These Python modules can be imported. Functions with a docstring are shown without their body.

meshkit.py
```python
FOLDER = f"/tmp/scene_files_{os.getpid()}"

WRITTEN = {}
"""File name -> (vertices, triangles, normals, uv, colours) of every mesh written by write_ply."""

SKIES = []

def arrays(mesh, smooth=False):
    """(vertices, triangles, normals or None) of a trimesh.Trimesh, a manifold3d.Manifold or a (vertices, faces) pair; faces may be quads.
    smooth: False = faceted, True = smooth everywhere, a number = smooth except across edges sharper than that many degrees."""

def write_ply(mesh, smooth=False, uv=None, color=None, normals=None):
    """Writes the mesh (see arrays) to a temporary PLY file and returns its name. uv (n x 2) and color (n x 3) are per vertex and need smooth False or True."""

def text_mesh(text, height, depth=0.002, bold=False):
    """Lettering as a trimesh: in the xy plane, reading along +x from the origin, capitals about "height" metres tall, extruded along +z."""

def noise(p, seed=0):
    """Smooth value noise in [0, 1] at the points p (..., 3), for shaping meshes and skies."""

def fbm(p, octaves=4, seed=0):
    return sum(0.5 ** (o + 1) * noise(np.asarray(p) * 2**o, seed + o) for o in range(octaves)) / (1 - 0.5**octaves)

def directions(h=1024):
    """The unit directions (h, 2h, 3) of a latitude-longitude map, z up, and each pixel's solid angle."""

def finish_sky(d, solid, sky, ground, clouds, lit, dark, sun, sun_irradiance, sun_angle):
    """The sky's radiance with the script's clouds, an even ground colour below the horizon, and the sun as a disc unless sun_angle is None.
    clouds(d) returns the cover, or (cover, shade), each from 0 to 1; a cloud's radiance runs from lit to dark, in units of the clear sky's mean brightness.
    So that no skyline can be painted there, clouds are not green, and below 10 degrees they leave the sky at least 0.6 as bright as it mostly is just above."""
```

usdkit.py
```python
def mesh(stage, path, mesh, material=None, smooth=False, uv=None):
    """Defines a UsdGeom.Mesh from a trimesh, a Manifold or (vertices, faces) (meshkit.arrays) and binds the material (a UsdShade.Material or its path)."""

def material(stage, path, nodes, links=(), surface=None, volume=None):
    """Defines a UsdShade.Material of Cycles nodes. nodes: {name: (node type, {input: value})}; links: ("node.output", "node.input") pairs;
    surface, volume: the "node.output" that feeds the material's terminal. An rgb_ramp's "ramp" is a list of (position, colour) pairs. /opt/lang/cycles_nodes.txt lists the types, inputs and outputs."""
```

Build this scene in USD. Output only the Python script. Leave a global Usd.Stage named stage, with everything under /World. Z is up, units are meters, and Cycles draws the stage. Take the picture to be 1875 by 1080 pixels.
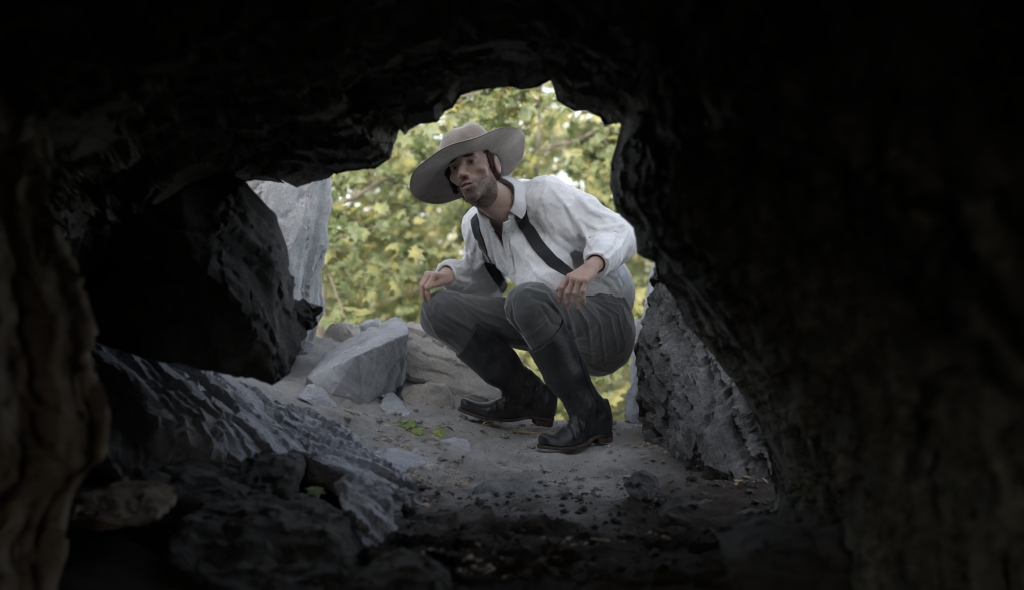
import math, random
import numpy as np, trimesh, manifold3d, usdkit, meshkit
from meshkit import noise, fbm
from scipy.interpolate import RBFInterpolator
from scipy.spatial import cKDTree
from pxr import Usd, UsdGeom, UsdLux, UsdShade, Gf, Sdf, Vt

stage = Usd.Stage.CreateInMemory()
UsdGeom.SetStageUpAxis(stage, UsdGeom.Tokens.z)
UsdGeom.SetStageMetersPerUnit(stage, 1.0)
UsdGeom.Xform.Define(stage, '/World')
UsdGeom.Scope.Define(stage, '/World/Looks')

# ------------------------------------------------------------------ camera, sky, sun
CAM_H, TAN = 0.57, 0.71                       # eye height; picture width per metre of distance
cam = UsdGeom.Camera.Define(stage, '/World/camera')
cam.AddTranslateOp().Set(Gf.Vec3d(0, 0, CAM_H))
cam.AddRotateXOp().Set(90.0)
cam.CreateHorizontalApertureAttr(24.85)
cam.CreateFocalLengthAttr(35.0)
cam.CreateFStopAttr(1.3)
cam.CreateFocusDistanceAttr(5.15)
cam.CreateClippingRangeAttr(Gf.Vec2f(0.05, 2000))
cam.CreateExposureAttr(1.65)

SUN_AZ = math.atan2(-0.22, -0.97)             # direction towards the sun: over the hill behind the camera
SUN_EL = math.radians(30)
sun_dir = np.array([math.sin(SUN_AZ) * math.cos(SUN_EL), math.cos(SUN_AZ) * math.cos(SUN_EL), math.sin(SUN_EL)])
dome = UsdLux.DomeLight.Define(stage, '/World/sky')
sky_mat = usdkit.material(stage, '/World/Looks/sky_air', {
    's': ('sky_texture', {'sky_type': 'single_scattering', 'sun_disc': False, 'sun_elevation': SUN_EL, 'sun_rotation': SUN_AZ, 'aerosol_density': 2.5}),
    'c': ('texture_coordinate', {}), 'n': ('noise_texture', {'scale': 2.2, 'detail': 6.0, 'roughness': 0.55}),
    'cl': ('map_range', {'from_min': 0.40, 'from_max': 0.62, 'to_min': 0.35, 'to_max': 0.95, 'clamp': True}),
    'w': ('hsv', {'saturation': 0.12, 'value': 1.25}), 'm': ('mix', {}),
    'b': ('background_shader', {'strength': 0.15})},
    [('c.generated', 'n.vector'), ('n.fac', 'cl.value'), ('s.color', 'w.color'), ('cl.result', 'm.fac'), ('s.color', 'm.color1'), ('w.color', 'm.color2'), ('m.color', 'b.color')], surface='b.background')
UsdShade.MaterialBindingAPI.Apply(dome.GetPrim()).Bind(sky_mat)
dome.GetPrim().SetCustomDataByKey('kind', 'structure')
sun = UsdLux.DistantLight.Define(stage, '/World/sun')
sun.CreateNormalizeAttr(True)
sun.CreateIntensityAttr(0.5)
sun.CreateAngleAttr(0.5)
sun.CreateColorAttr(Gf.Vec3f(1.0, 0.93, 0.82))
sun.AddRotateXYZOp().Set(Gf.Vec3f(0, 0, 0))
_z = Gf.Rotation(Gf.Vec3d(0, 0, 1), Gf.Vec3d(*sun_dir))
sun.ClearXformOpOrder()
sun.AddOrientOp().Set(Gf.Quatf(_z.GetQuat()))

# ------------------------------------------------------------------ helpers
K = TAN / 1875.0


def P(px, py, d):
    """The point that stands at pixel (px, py) of the 1875 x 1080 photograph at depth d."""
    return np.array([(px - 937.5) * K * d, d, CAM_H - (py - 540.0) * K * d])


used = {}


def numbered(path):
    n = used.get(path, 0)
    used[path] = n + 1
    return path if n == 0 else f'{path}_{n:03d}'


def tag(prim, label=None, cat=None, group=None, kind=None):
    for k, v in (('label', label), ('category', cat), ('group', group), ('kind', kind)):
        if v:
            prim.SetCustomDataByKey(k, v)
    return prim


BASE = {}


def thing(name, loc, label, cat, group=None):
    path = numbered('/World/' + name)
    x = UsdGeom.Xform.Define(stage, path)
    x.AddTranslateOp().Set(Gf.Vec3d(*map(float, loc)))
    BASE[path] = np.asarray(loc, float)
    return tag(x.GetPrim(), label, cat, group)


def obj(name, mesh, mat, parent=None, smooth=False, label=None, cat=None, group=None, kind=None, color=None):
    root = str(parent.GetPath()) if parent else '/World'
    path = numbered(root + '/' + name)
    v, f, n = meshkit.arrays(mesh, smooth)
    base = BASE.get(root, np.zeros(3))
    BASE[path] = base
    m = usdkit.mesh(stage, path, (v - base, f), mat)
    if n is not None:
        m.CreateNormalsAttr(Vt.Vec3fArray.FromNumpy(n.astype(np.float32)))
        m.SetNormalsInterpolation('vertex')
    if color is not None:
        UsdGeom.PrimvarsAPI(m).CreatePrimvar('tint', Sdf.ValueTypeNames.Color3fArray, 'vertex').Set(Vt.Vec3fArray.FromNumpy(np.asarray(color, np.float32)))
    return tag(m.GetPrim(), label, cat, group, kind)


def nrm(a):
    a = np.asarray(a, float)
    return a / np.linalg.norm(a)


def sstep(a, b, x):
    t = np.clip((x - a) / (b - a), 0, 1)
    return t * t * (3 - 2 * t)


def grid_faces(nu, nv):
    i = np.arange((nu - 1) * nv).reshape(nu - 1, nv)[:, :-1].ravel()
    return np.vstack([np.c_[i, i + 1, i + nv + 1], np.c_[i, i + nv + 1, i + nv]])


def vnormals(v, f):
    n = np.zeros_like(v)
    fn = np.cross(v[f[:, 1]] - v[f[:, 0]], v[f[:, 2]] - v[f[:, 0]])
    for k in range(3):
        np.add.at(n, f[:, k], fn)
    return n / np.maximum(np.linalg.norm(n, axis=1, keepdims=True), 1e-12)


def ridged(p, scale, seed, octaves=3):
    out, a = 0, 0.5
    for o in range(octaves):
        out = out + a * (1 - np.abs(2 * noise(p * scale * 2.0 ** o + 17.3 * o, seed + o) - 1)) ** 2
        a *= 0.5
    return out / (1 - 0.5 ** octaves)


def frame_of(d):
    """Rotation whose third row is d."""
    d = nrm(d)
    a = nrm(np.cross(d, [0, 0, 1] if abs(d[2]) < 0.9 else [1, 0, 0]))
    return np.array([a, np.cross(d, a), d])


def strata(p, direction, seed, long=2.2, across=16.0):
    """Ridges that run along the direction, as in slaty rock (0..1)."""
    q = p @ frame_of(direction).T * np.array([across, across * 0.55, long])
    return ridged(q + 0.35 * noise(p * 6, seed + 9)[:, None], 1.0, seed, 3)


def cell_rand(*ix):
    h = np.zeros_like(ix[0])
    for i, k in zip(ix, (374761393, 668265263, 2147483647, 1274126177)):
        h = h + i * k
    h &= 0xFFFFFFFF
    h = ((h ^ (h >> 13)) * 1274126177) & 0xFFFFFFFF
    h = ((h ^ (h >> 16)) * 668265263) & 0xFFFFFFFF
    return ((h ^ (h >> 15)) & 0xFFFF) / 65535.0


def splinters(p, direction, seed, long=3.0, across=24.0, octaves=3, turn=False):
    """Broken plates of slaty rock standing side by side along a direction, each proud by its own amount (about -0.5..0.5)."""
    q = p @ frame_of(direction).T
    if turn:
        q = q[:, [1, 0, 2]]
    out, a = 0, 0.6
    for o in range(octaves):
        w = 0.9 * noise(q * np.array([3.0, 3.0, 1.5]) * (1.0 + 0.6 * o) + 5 * o, seed + o)
        s = q[:, 0] * across + 2.2 * w
        t = q[:, 1] * across * 0.22 + 0.8 * w
        si, ti = np.floor(s).astype(np.int64), np.floor(t).astype(np.int64)
        l = q[:, 2] * long + 7 * cell_rand(si, ti, si * 0 + seed) + 0.8 * w
        li = np.floor(l).astype(np.int64)
        r = cell_rand(si, ti, li, si * 0 + seed + 31 * o)
        out = out + a * (r - 0.5 + 0.22 * (s - si - 0.5) + 0.20 * (l - li - 0.5))
        a *= 0.5
        across *= 2.1
        long *= 1.9
    return out


def cylinder_path(pts, radii, sides=6):
    pts = np.asarray(pts, float)
    radii = np.broadcast_to(radii, len(pts))
    tan = np.gradient(pts, axis=0)
    tan /= np.maximum(np.linalg.norm(tan, axis=1, keepdims=True), 1e-9)
    a = np.cross(tan, [0.31, 0.17, 0.94])
    a /= np.maximum(np.linalg.norm(a, axis=1, keepdims=True), 1e-9)
    b = np.cross(tan, a)
    th = np.arange(sides) * 2 * np.pi / sides
    v = pts[:, None] + radii[:, None, None] * (np.cos(th)[None, :, None] * a[:, None] + np.sin(th)[None, :, None] * b[:, None])
    v = v.reshape(-1, 3)
    f = []
    for i in range(len(pts) - 1):
        for j in range(sides):
            a0, a1 = i * sides + j, i * sides + (j + 1) % sides
            f += [[a0, a1, a1 + sides], [a0, a1 + sides, a0 + sides]]
    n = len(v)
    v = np.vstack([v, pts[0], pts[-1]])
    L = (len(pts) - 1) * sides
    for j in range(sides):
        f += [[n, (j + 1) % sides, j], [n + 1, L + j, L + (j + 1) % sides]]
    return v, np.array(f)


def join(parts):
    vs, fs, n = [], [], 0
    for v, f in parts:
        vs.append(v), fs.append(np.asarray(f) + n)
        n += len(v)
    return np.vstack(vs), np.vstack(fs)


# ------------------------------------------------------------------ materials
def mat(name, nodes, links, surface='p.BSDF'):
    return usdkit.material(stage, '/World/Looks/' + name, nodes, links, surface=surface)


def rock_mat(name, ramp, direction=(0, 0, 1), stretch=6.0, scale=9.0, bump=0.5, rough=0.85, speck=0.35, dist=0.02):
    """Layered rock: colour and relief drawn out along a direction."""
    d = nrm(direction)
    rot = (math.atan2(math.hypot(d[0], d[1]), d[2]), 0.0, math.atan2(d[0], -d[1]) if abs(d[2]) < 0.99 else 0.0)
    return mat(name, {
        'g': ('geometry', {}),
        'm': ('mapping', {'mapping_type': 'texture', 'rotation': rot, 'scale': (1, 1, stretch)}),
        'n1': ('noise_texture', {'scale': scale, 'detail': 8.0, 'roughness': 0.62}),
        'n2': ('noise_texture', {'scale': 2.3, 'detail': 4.0}),
        'n3': ('noise_texture', {'scale': 95.0, 'detail': 4.0, 'roughness': 0.7}),
        'mx': ('mix', {'fac': 0.4}),
        'mx2': ('mix', {'fac': speck}),
        'r': ('rgb_ramp', {'ramp': ramp}),
        'v': ('voronoi_texture', {'scale': 7.0, 'feature': 'distance_to_edge'}),
        'vr': ('map_range', {'from_min': 0.0, 'from_max': 0.03, 'to_min': 0.0, 'to_max': 1.0, 'clamp': True}),
        'h1': ('math', {'math_type': 'multiply_add', 'value2': 0.35}),
        'b': ('bump', {'strength': bump, 'distance': dist}),
        'p': ('principled_bsdf', {'roughness': rough, 'specular_ior_level': 0.25}),
    }, [('g.position', 'm.vector'), ('m.vector', 'n1.vector'), ('g.position', 'n2.vector'), ('g.position', 'n3.vector'), ('m.vector', 'v.vector'),
        ('n1.color', 'mx.color1'), ('n2.color', 'mx.color2'), ('mx.color', 'mx2.color1'), ('n3.color', 'mx2.color2'), ('mx2.color', 'r.fac'),
        ('v.distance', 'vr.value'), ('n3.fac', 'h1.value1'), ('n1.fac', 'h1.value3'), ('h1.value', 'b.height'), ('b.normal', 'p.normal'), ('r.color', 'p.base_color')])


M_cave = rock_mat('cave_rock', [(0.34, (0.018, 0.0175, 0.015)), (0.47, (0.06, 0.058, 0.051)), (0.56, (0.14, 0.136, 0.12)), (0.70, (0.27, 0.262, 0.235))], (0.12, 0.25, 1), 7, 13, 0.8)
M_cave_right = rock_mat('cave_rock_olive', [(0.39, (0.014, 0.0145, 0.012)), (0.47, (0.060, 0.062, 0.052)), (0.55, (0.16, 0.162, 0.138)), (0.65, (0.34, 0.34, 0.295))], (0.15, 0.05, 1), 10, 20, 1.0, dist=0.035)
M_brown = rock_mat('brown_rock', [(0.32, (0.055, 0.041, 0.030)), (0.5, (0.15, 0.113, 0.078)), (0.68, (0.29, 0.225, 0.16))], (0.1, 0, 1), 4, 10, 0.8)
M_grey = rock_mat('grey_rock', [(0.30, (0.08, 0.084, 0.092)), (0.43, (0.20, 0.21, 0.225)), (0.55, (0.31, 0.32, 0.338)), (0.70, (0.42, 0.43, 0.44))], (0.8, 0.1, -0.45), 4, 9, 0.55)
M_pale = rock_mat('pale_rock', [(0.32, (0.08, 0.083, 0.088)), (0.44, (0.25, 0.256, 0.268)), (0.56, (0.37, 0.38, 0.39)), (0.70, (0.48, 0.49, 0.50))], (0.25, 0, 1), 3, 8, 0.9)
M_buff = rock_mat('buff_rock', [(0.32, (0.09, 0.085, 0.075)), (0.45, (0.23, 0.22, 0.20)), (0.57, (0.36, 0.345, 0.32)), (0.70, (0.47, 0.455, 0.425))], (0.8, 0, -0.4), 3, 7, 0.8)
M_slate = rock_mat('slate_rock', [(0.30, (0.10, 0.104, 0.114)), (0.45, (0.19, 0.197, 0.212)), (0.56, (0.34, 0.35, 0.37)), (0.70, (0.52, 0.53, 0.55))], (0.80, -0.51, -0.30), 7, 13, 0.8)
M_pillar = rock_mat('pillar_rock', [(0.34, (0.022, 0.022, 0.022)), (0.45, (0.075, 0.075, 0.075)), (0.55, (0.155, 0.155, 0.155)), (0.68, (0.30, 0.30, 0.30))], (-0.22, 0.1, 1), 6, 14, 0.9)
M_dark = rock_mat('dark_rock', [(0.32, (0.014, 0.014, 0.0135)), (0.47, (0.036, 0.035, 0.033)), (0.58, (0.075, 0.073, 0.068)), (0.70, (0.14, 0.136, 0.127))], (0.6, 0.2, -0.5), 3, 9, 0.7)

M_grit = rock_mat('grit', [(0.35, (0.07, 0.067, 0.06)), (0.5, (0.18, 0.175, 0.165)), (0.65, (0.36, 0.35, 0.335))], scale=25, bump=0.3)

M_ground = mat('ground_soil', {
    'g': ('geometry', {}),
    'n1': ('noise_texture', {'scale': 3.5, 'detail': 6.0, 'roughness': 0.6}),
    'n2': ('noise_texture', {'scale': 38.0, 'detail': 8.0, 'roughness': 0.78}),
    'n3': ('noise_texture', {'scale': 240.0, 'detail': 3.0, 'roughness': 0.7}),
    'mx': ('mix', {'fac': 0.5}),
    'r': ('rgb_ramp', {'ramp': [(0.28, (0.13, 0.12, 0.11)), (0.40, (0.31, 0.30, 0.285)), (0.52, (0.47, 0.46, 0.44)), (0.70, (0.62, 0.605, 0.58))]}),
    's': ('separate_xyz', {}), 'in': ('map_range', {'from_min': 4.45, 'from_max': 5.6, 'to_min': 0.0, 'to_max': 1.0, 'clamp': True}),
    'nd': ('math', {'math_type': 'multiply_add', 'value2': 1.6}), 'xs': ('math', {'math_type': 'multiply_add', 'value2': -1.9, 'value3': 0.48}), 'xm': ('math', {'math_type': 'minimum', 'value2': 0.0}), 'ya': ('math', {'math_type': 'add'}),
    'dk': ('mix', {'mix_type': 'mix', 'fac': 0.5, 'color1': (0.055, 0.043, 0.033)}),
    'far': ('map_range', {'from_min': 8.0, 'from_max': 10.0, 'to_min': 0.0, 'to_max': 1.0, 'clamp': True}),
    'rf': ('rgb_ramp', {'ramp': [(0.3, (0.10, 0.12, 0.04)), (0.5, (0.22, 0.22, 0.09)), (0.7, (0.45, 0.40, 0.26))]}),
    'mf': ('mix', {}),
    'h': ('math', {'math_type': 'multiply_add', 'value2': 0.4}),
    'b': ('bump', {'strength': 1.0, 'distance': 0.035}),
    'p': ('principled_bsdf', {'roughness': 0.95, 'specular_ior_level': 0.15}),
}, [('g.position', 'n1.vector'), ('g.position', 'n2.vector'), ('g.position', 'n3.vector'), ('n1.color', 'mx.color1'), ('n2.color', 'mx.color2'), ('mx.color', 'r.fac'),
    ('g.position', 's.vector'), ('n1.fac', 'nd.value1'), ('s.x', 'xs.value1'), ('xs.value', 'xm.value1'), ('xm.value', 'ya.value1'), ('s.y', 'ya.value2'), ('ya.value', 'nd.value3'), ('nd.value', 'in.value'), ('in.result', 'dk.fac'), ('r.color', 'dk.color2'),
    ('s.y', 'far.value'), ('far.result', 'mf.fac'), ('dk.color', 'mf.color1'), ('n1.fac', 'rf.fac'), ('rf.color', 'mf.color2'),
    ('n3.fac', 'h.value1'), ('n2.fac', 'h.value3'), ('h.value', 'b.height'), ('b.normal', 'p.normal'), ('mf.color', 'p.base_color')])


def leaf_mat(name, ramp, trans=0.5):
    return mat(name, {
        'g': ('geometry', {}),
        'n': ('noise_texture', {'scale': 5.5, 'detail': 3.0, 'roughness': 0.75}),
        'lo': ('noise_texture', {'scale': 1.5, 'detail': 2.0}), 'lr': ('map_range', {'from_min': 0.35, 'from_max': 0.65, 'to_min': -0.05, 'to_max': 0.045}), 'ad': ('math', {'math_type': 'add'}),
        'r': ('rgb_ramp', {'ramp': ramp}),
        'bright': ('mix', {'mix_type': 'multiply', 'fac': 1.0, 'color2': (1.3, 1.2, 0.75)}),
        'p': ('principled_bsdf', {'roughness': 0.5, 'specular_ior_level': 0.35}),
        't': ('translucent_bsdf', {}),
        'x': ('mix_closure', {'fac': trans}),
    }, [('g.position', 'n.vector'), ('g.position', 'lo.vector'), ('lo.fac', 'lr.value'), ('n.fac', 'ad.value1'), ('lr.result', 'ad.value2'), ('ad.value', 'r.fac'), ('r.color', 'p.base_color'), ('r.color', 'bright.color1'), ('bright.color', 't.color'), ('p.BSDF', 'x.closure1'), ('t.BSDF', 'x.closure2')], surface='x.closure')


M_leaf = leaf_mat('maple_leaf', [(0.32, (0.050, 0.072, 0.030)), (0.42, (0.10, 0.13, 0.058)), (0.50, (0.155, 0.18, 0.095)), (0.58, (0.22, 0.22, 0.09)), (0.70, (0.34, 0.30, 0.13))])
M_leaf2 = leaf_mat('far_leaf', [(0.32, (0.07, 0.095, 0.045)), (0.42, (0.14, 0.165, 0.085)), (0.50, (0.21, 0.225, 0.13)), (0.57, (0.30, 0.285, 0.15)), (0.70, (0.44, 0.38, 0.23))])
M_fallen = leaf_mat('fallen_leaf', [(0.30, (0.10, 0.16, 0.03)), (0.5, (0.20, 0.26, 0.06)), (0.7, (0.34, 0.34, 0.10))], 0.25)
M_litter = mat('dry_litter', {'g': ('geometry', {}), 'n': ('noise_texture', {'scale': 30.0, 'detail': 2.0}),
    'r': ('rgb_ramp', {'ramp': [(0.3, (0.07, 0.05, 0.03)), (0.5, (0.20, 0.155, 0.10)), (0.7, (0.36, 0.30, 0.21))]}), 'p': ('principled_bsdf', {'roughness': 0.8})},
    [('g.position', 'n.vector'), ('n.color', 'r.fac'), ('r.color', 'p.base_color')])
M_bark = rock_mat('bark', [(0.3, (0.05, 0.042, 0.035)), (0.5, (0.13, 0.115, 0.095)), (0.7, (0.24, 0.215, 0.18))], (0, 0, 1), 6, 22, 0.9)

# ------------------------------------------------------------------ the ground
CP = np.array([P(*c) for c in [
    (937, 1080, 3.2), (500, 1080, 3.15), (1400, 1080, 3.15), (937, 960, 3.9), (1200, 960, 3.9), (700, 970, 3.8), (937, 905, 4.4), (937, 860, 4.8),
    (1050, 832, 5.05), (1000, 800, 5.25), (900, 790, 5.3), (990, 778, 5.55), (1120, 780, 5.7), (1200, 800, 5.1), (1300, 872, 4.6), (1400, 952, 4.1), (1600, 1010, 3.8),
    (992, 829, 4.97), (1117, 809, 5.14), (1055, 820, 5.06), (930, 787, 5.40), (1010, 782, 5.46), (885, 772, 5.39), (1050, 880, 4.55), (850, 764, 5.40), (760, 790, 5.1), (700, 760, 5.3), (640, 790, 4.95), (620, 705, 5.7), (740, 720, 5.65), (830, 735, 5.6), (560, 650, 6.0), (600, 740, 5.3), (500, 690, 5.6), (420, 670, 5.4), (300, 635, 5.2), (150, 598, 4.9),
    (680, 860, 4.6), (600, 900, 4.2), (300, 1000, 3.5), (150, 960, 3.4), (450, 940, 3.9), (1150, 775, 6.0), (1000, 772, 6.0), (900, 735, 6.1), (740, 640, 6.3), (600, 610, 6.6)]] +
    [(0, 2.0, -.1), (0, 0, -.12), (2, 0, -.1), (-2, 0, -.1), (2, 3, -.1), (-2, 3, .0), (2.2, 5, .3), (-2.6, 5, .7), (-2.6, 7, .8), (2.6, 7, .2), (0, 7, -.35), (1.2, 7, -.3), (-1, 7.2, .1)])
RBF = RBFInterpolator(CP[:, :2], CP[:, 2], kernel='linear', smoothing=0.0003)


def ground_z(x, y, fine=True):
    x, y = np.broadcast_arrays(np.asarray(x, float), np.asarray(y, float))
    xc, yc = np.clip(x, -3.2, 3.2), np.clip(y, -1.5, 7.4)
    z = RBF(np.c_[xc.ravel(), yc.ravel()]).reshape(x.shape)
    z = z + np.maximum(np.abs(x) - 2.6, 0) * 0.25 * sstep(30, 6, np.abs(x))
    fall = -2.3 * sstep(6.15, 10.0, y)
    rise = np.maximum(y - 16.0, 0) * 0.3
    z = z * sstep(13, 6.5, y) + fall + np.minimum(rise, 3.2) + 0.5 * (fbm(np.stack([x * 0.35, y * 0.35, 0 * x], -1), 3, 5) - 0.5) * sstep(8, 12, y)
    if fine:
        p = np.stack([x, y, 0 * x], -1)
        near = sstep(9, 6, np.abs(y - 2))
        for cx, cy in ((0.22, 5.07), (-0.01, 5.42)):      # trodden flat under the boots
            near = near * (1 - 0.85 * np.exp(-(((x - cx) / 0.20) ** 2 + ((y - cy) / 0.13) ** 2)))
        z = z + near * (0.045 * (fbm(p * 3.1, 4, 11) - 0.5) + 0.040 * (ridged(p * np.array([7.0, 13.0, 1]), 1.0, 21, 3) - 0.4) * noise(p * 2.2, 6) + 0.055 * (splinters(p.reshape(-1, 3), (0.85, -0.5, 0), 25, 4.0, 9.0, 3).reshape(x.shape)) * sstep(0.35, 0.75, fbm(p * 1.7, 2, 27)) + 0.022 * (fbm(p * 26, 3, 31) - 0.5))
    return z


def geom(a, b, n):
    return np.geomspace(a, b, n)


gx = np.concatenate([-(2.4 + geom(0.1, 250, 26))[::-1], np.linspace(-2.4, 2.4, 300), 2.4 + geom(0.1, 250, 26)])
gy = np.concatenate([(2.3 - geom(0.1, 60, 22))[::-1], np.linspace(2.3, 6.9, 320), 6.9 + geom(0.06, 300, 50)])
GX, GY = np.meshgrid(gx, gy, indexing='ij')
gv = np.stack([GX, GY, ground_z(GX, GY)], -1).reshape(-1, 3)
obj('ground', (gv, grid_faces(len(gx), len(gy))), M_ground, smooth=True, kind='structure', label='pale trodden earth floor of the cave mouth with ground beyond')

# ------------------------------------------------------------------ the cave
LIP = [(400, 372, 4.6), (414, 348, 4.3), (440, 337, 4.3), (465, 331, 4.3), (500, 321, 4.3), (520, 336, 4.3), (545, 341, 4.3), (590, 331, 4.3), (620, 316, 4.09), (655, 312, 4.06), (690, 309, 4.03), (716, 290, 4.01), (722, 265, 4.01), (733, 237, 4.0), (741, 249, 3.99), (752, 237, 3.99), (770, 228, 3.97), (800, 224, 3.95), (815, 205, 3.95), (830, 199, 3.95), (845, 176, 3.95), (870, 168, 3.95), (900, 164, 3.95), (930, 160, 3.95), (955, 166, 3.95), (985, 162, 3.95), (1008, 149, 3.95), (1020, 187, 3.95), (1050, 206, 3.95), (1075, 205, 3.95), (1098, 217, 3.95), (1108, 235, 3.95), (1137, 228, 3.85), (1128, 262, 3.85), (1118, 298, 3.85), (1116, 340, 3.85), (1124, 375, 3.85), (1138, 398, 3.85), (1160, 418, 3.85), (1166, 462, 3.85), (1197, 480, 3.85), (1203, 507, 3.85), (1236, 546, 4.0), (1252, 592, 4.0), (1300, 642, 4.0), (1345, 700, 4.0), (1395, 790, 4.0), (1420, 900, 4.2), (1400, 1000, 4.2), (1200, 1120, 4.2), (900, 1180, 4.2), (600, 1150, 4.2), (400, 1000, 4.3), (360, 820, 4.9), (372, 640, 4.9), (380, 540, 4.9), (388, 440, 4.9)]
AX = P(900, 500, 4.3)
lip = np.array([P(*c) for c in LIP])
lth = np.degrees(np.arctan2(lip[:, 2] - AX[2], lip[:, 0] - AX[0])) % 360
lrho = np.hypot(lip[:, 0] - AX[0], lip[:, 2] - AX[2])
o = np.argsort(lth)
lth, lrho, ld = lth[o], lrho[o], lip[o, 1]


def lip_at(th):
    return np.interp(th % 360, np.r_[lth - 360, lth, lth + 360], np.tile(lrho, 3)), np.interp(th % 360, np.r_[lth - 360, lth, lth + 360], np.tile(ld, 3))


def cave_piece(name, t0, t1, n, label, widen, rough=1.0, hold=0.0, mat_=None):
    th = np.linspace(t0, t1, n)
    rho, dl = lip_at(th)
    rho_s = sum(lip_at(th + a)[0] for a in np.linspace(-16, 16, 9)) / 9
    back = np.concatenate([np.linspace(0, 0.5, 50), np.linspace(0.51, 3.2, 170), np.linspace(3.3, 6.8, 24)])[::-1]     # metres inwards from the lip
    rows = []
    for b in back:
        mix = sstep(0.0, 0.7, b)
        r = (rho * (1 - mix) + rho_s * mix + widen * max(0.0, min(b, 2.5) - hold) * (1 + 0.25 * np.sin(np.radians(th) * 3 + b))) * (1 - 0.60 * sstep(4.4, 6.4, b))  # tail narrows to set how much fill the added rear opening gives
        rows.append((r, dl - b))
    for ph in np.linspace(0, 0.86 * np.pi, 54)[1:]:  # stops short: unseen rear opening added behind the camera as fill light
        up = np.clip(np.sin(np.radians(th)), 0, 1)
        grow = 2.2 + 0.5 * up + 0.9 * np.clip(-np.cos(np.radians(th)), 0, 1)
        if ph < np.pi / 2:
            r = rho * sstep(0.5, 0, ph) + rho_s * (1 - sstep(0.5, 0, ph)) + grow * np.sin(ph)
        else:
            r = (rho_s + grow) * np.sin(ph)
        rows.append((r, dl - 4.9 * (1 - np.cos(ph))))
    R = np.array([r for r, d in rows])
    D = np.array([d for r, d in rows])
    T = np.radians(th)[None]
    v = np.stack([AX[0] + R * np.cos(T), D, AX[2] + R * np.sin(T)], -1)
    nu = len(rows)
    flat = v.reshape(-1, 3)
    f = grid_faces(nu, n)
    nn = vnormals(flat, f)
    bb = np.abs(D - dl[None]).ravel()
    inner = (np.arange(nu) < len(back))[:, None].repeat(n, 1).ravel()
    taper = 0.25 + 0.75 * sstep(0.0, 0.35, bb)
    d1 = 0.34 * (fbm(flat * 1.7, 3, 3) - 0.5) * sstep(0.05, 0.8, bb)
    d2 = 0.07 * (strata(flat, (-0.16, 0.25, 1), 40, 1.3, 8.0) - 0.4) * taper
    d3 = (0.055 * splinters(flat, (0.12, 0.25, 1), 60, 2.6, 13.0, 3) + 0.075 * splinters(flat + 0.05 * noise(flat * 5, 7)[:, None], (0.15, -0.1, 1), 63, 2.2, 11.0, 3, True)) * taper
    blocks = np.floor(fbm(flat * np.array([2.2, 2.2, 1.2]), 2, 77) * 7) / 7
    d4 = 0.22 * (blocks - 0.5) * sstep(0.03, 0.5, bb)
    disp = rough * (d1 + d4 + d2) + d3
    disp = np.where(inner, np.maximum(disp, -0.05 * sstep(0.0, 1.5, bb) - 0.012) + 0.02 * sstep(0, 0.3, bb), disp)
    # inside, the relief may only eat into the rock near the edge so that the opening keeps its outline
    sgn = np.sign(np.sum(nn * np.stack([np.cos(T).repeat(nu, 0).ravel(), 0 * bb, np.sin(T).repeat(nu, 0).ravel()], -1), 1))
    flat = flat + nn * (sgn * disp)[:, None]
    return obj(name, (flat, f), mat_ or M_cave, smooth=35, kind='structure', label=label)


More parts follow.
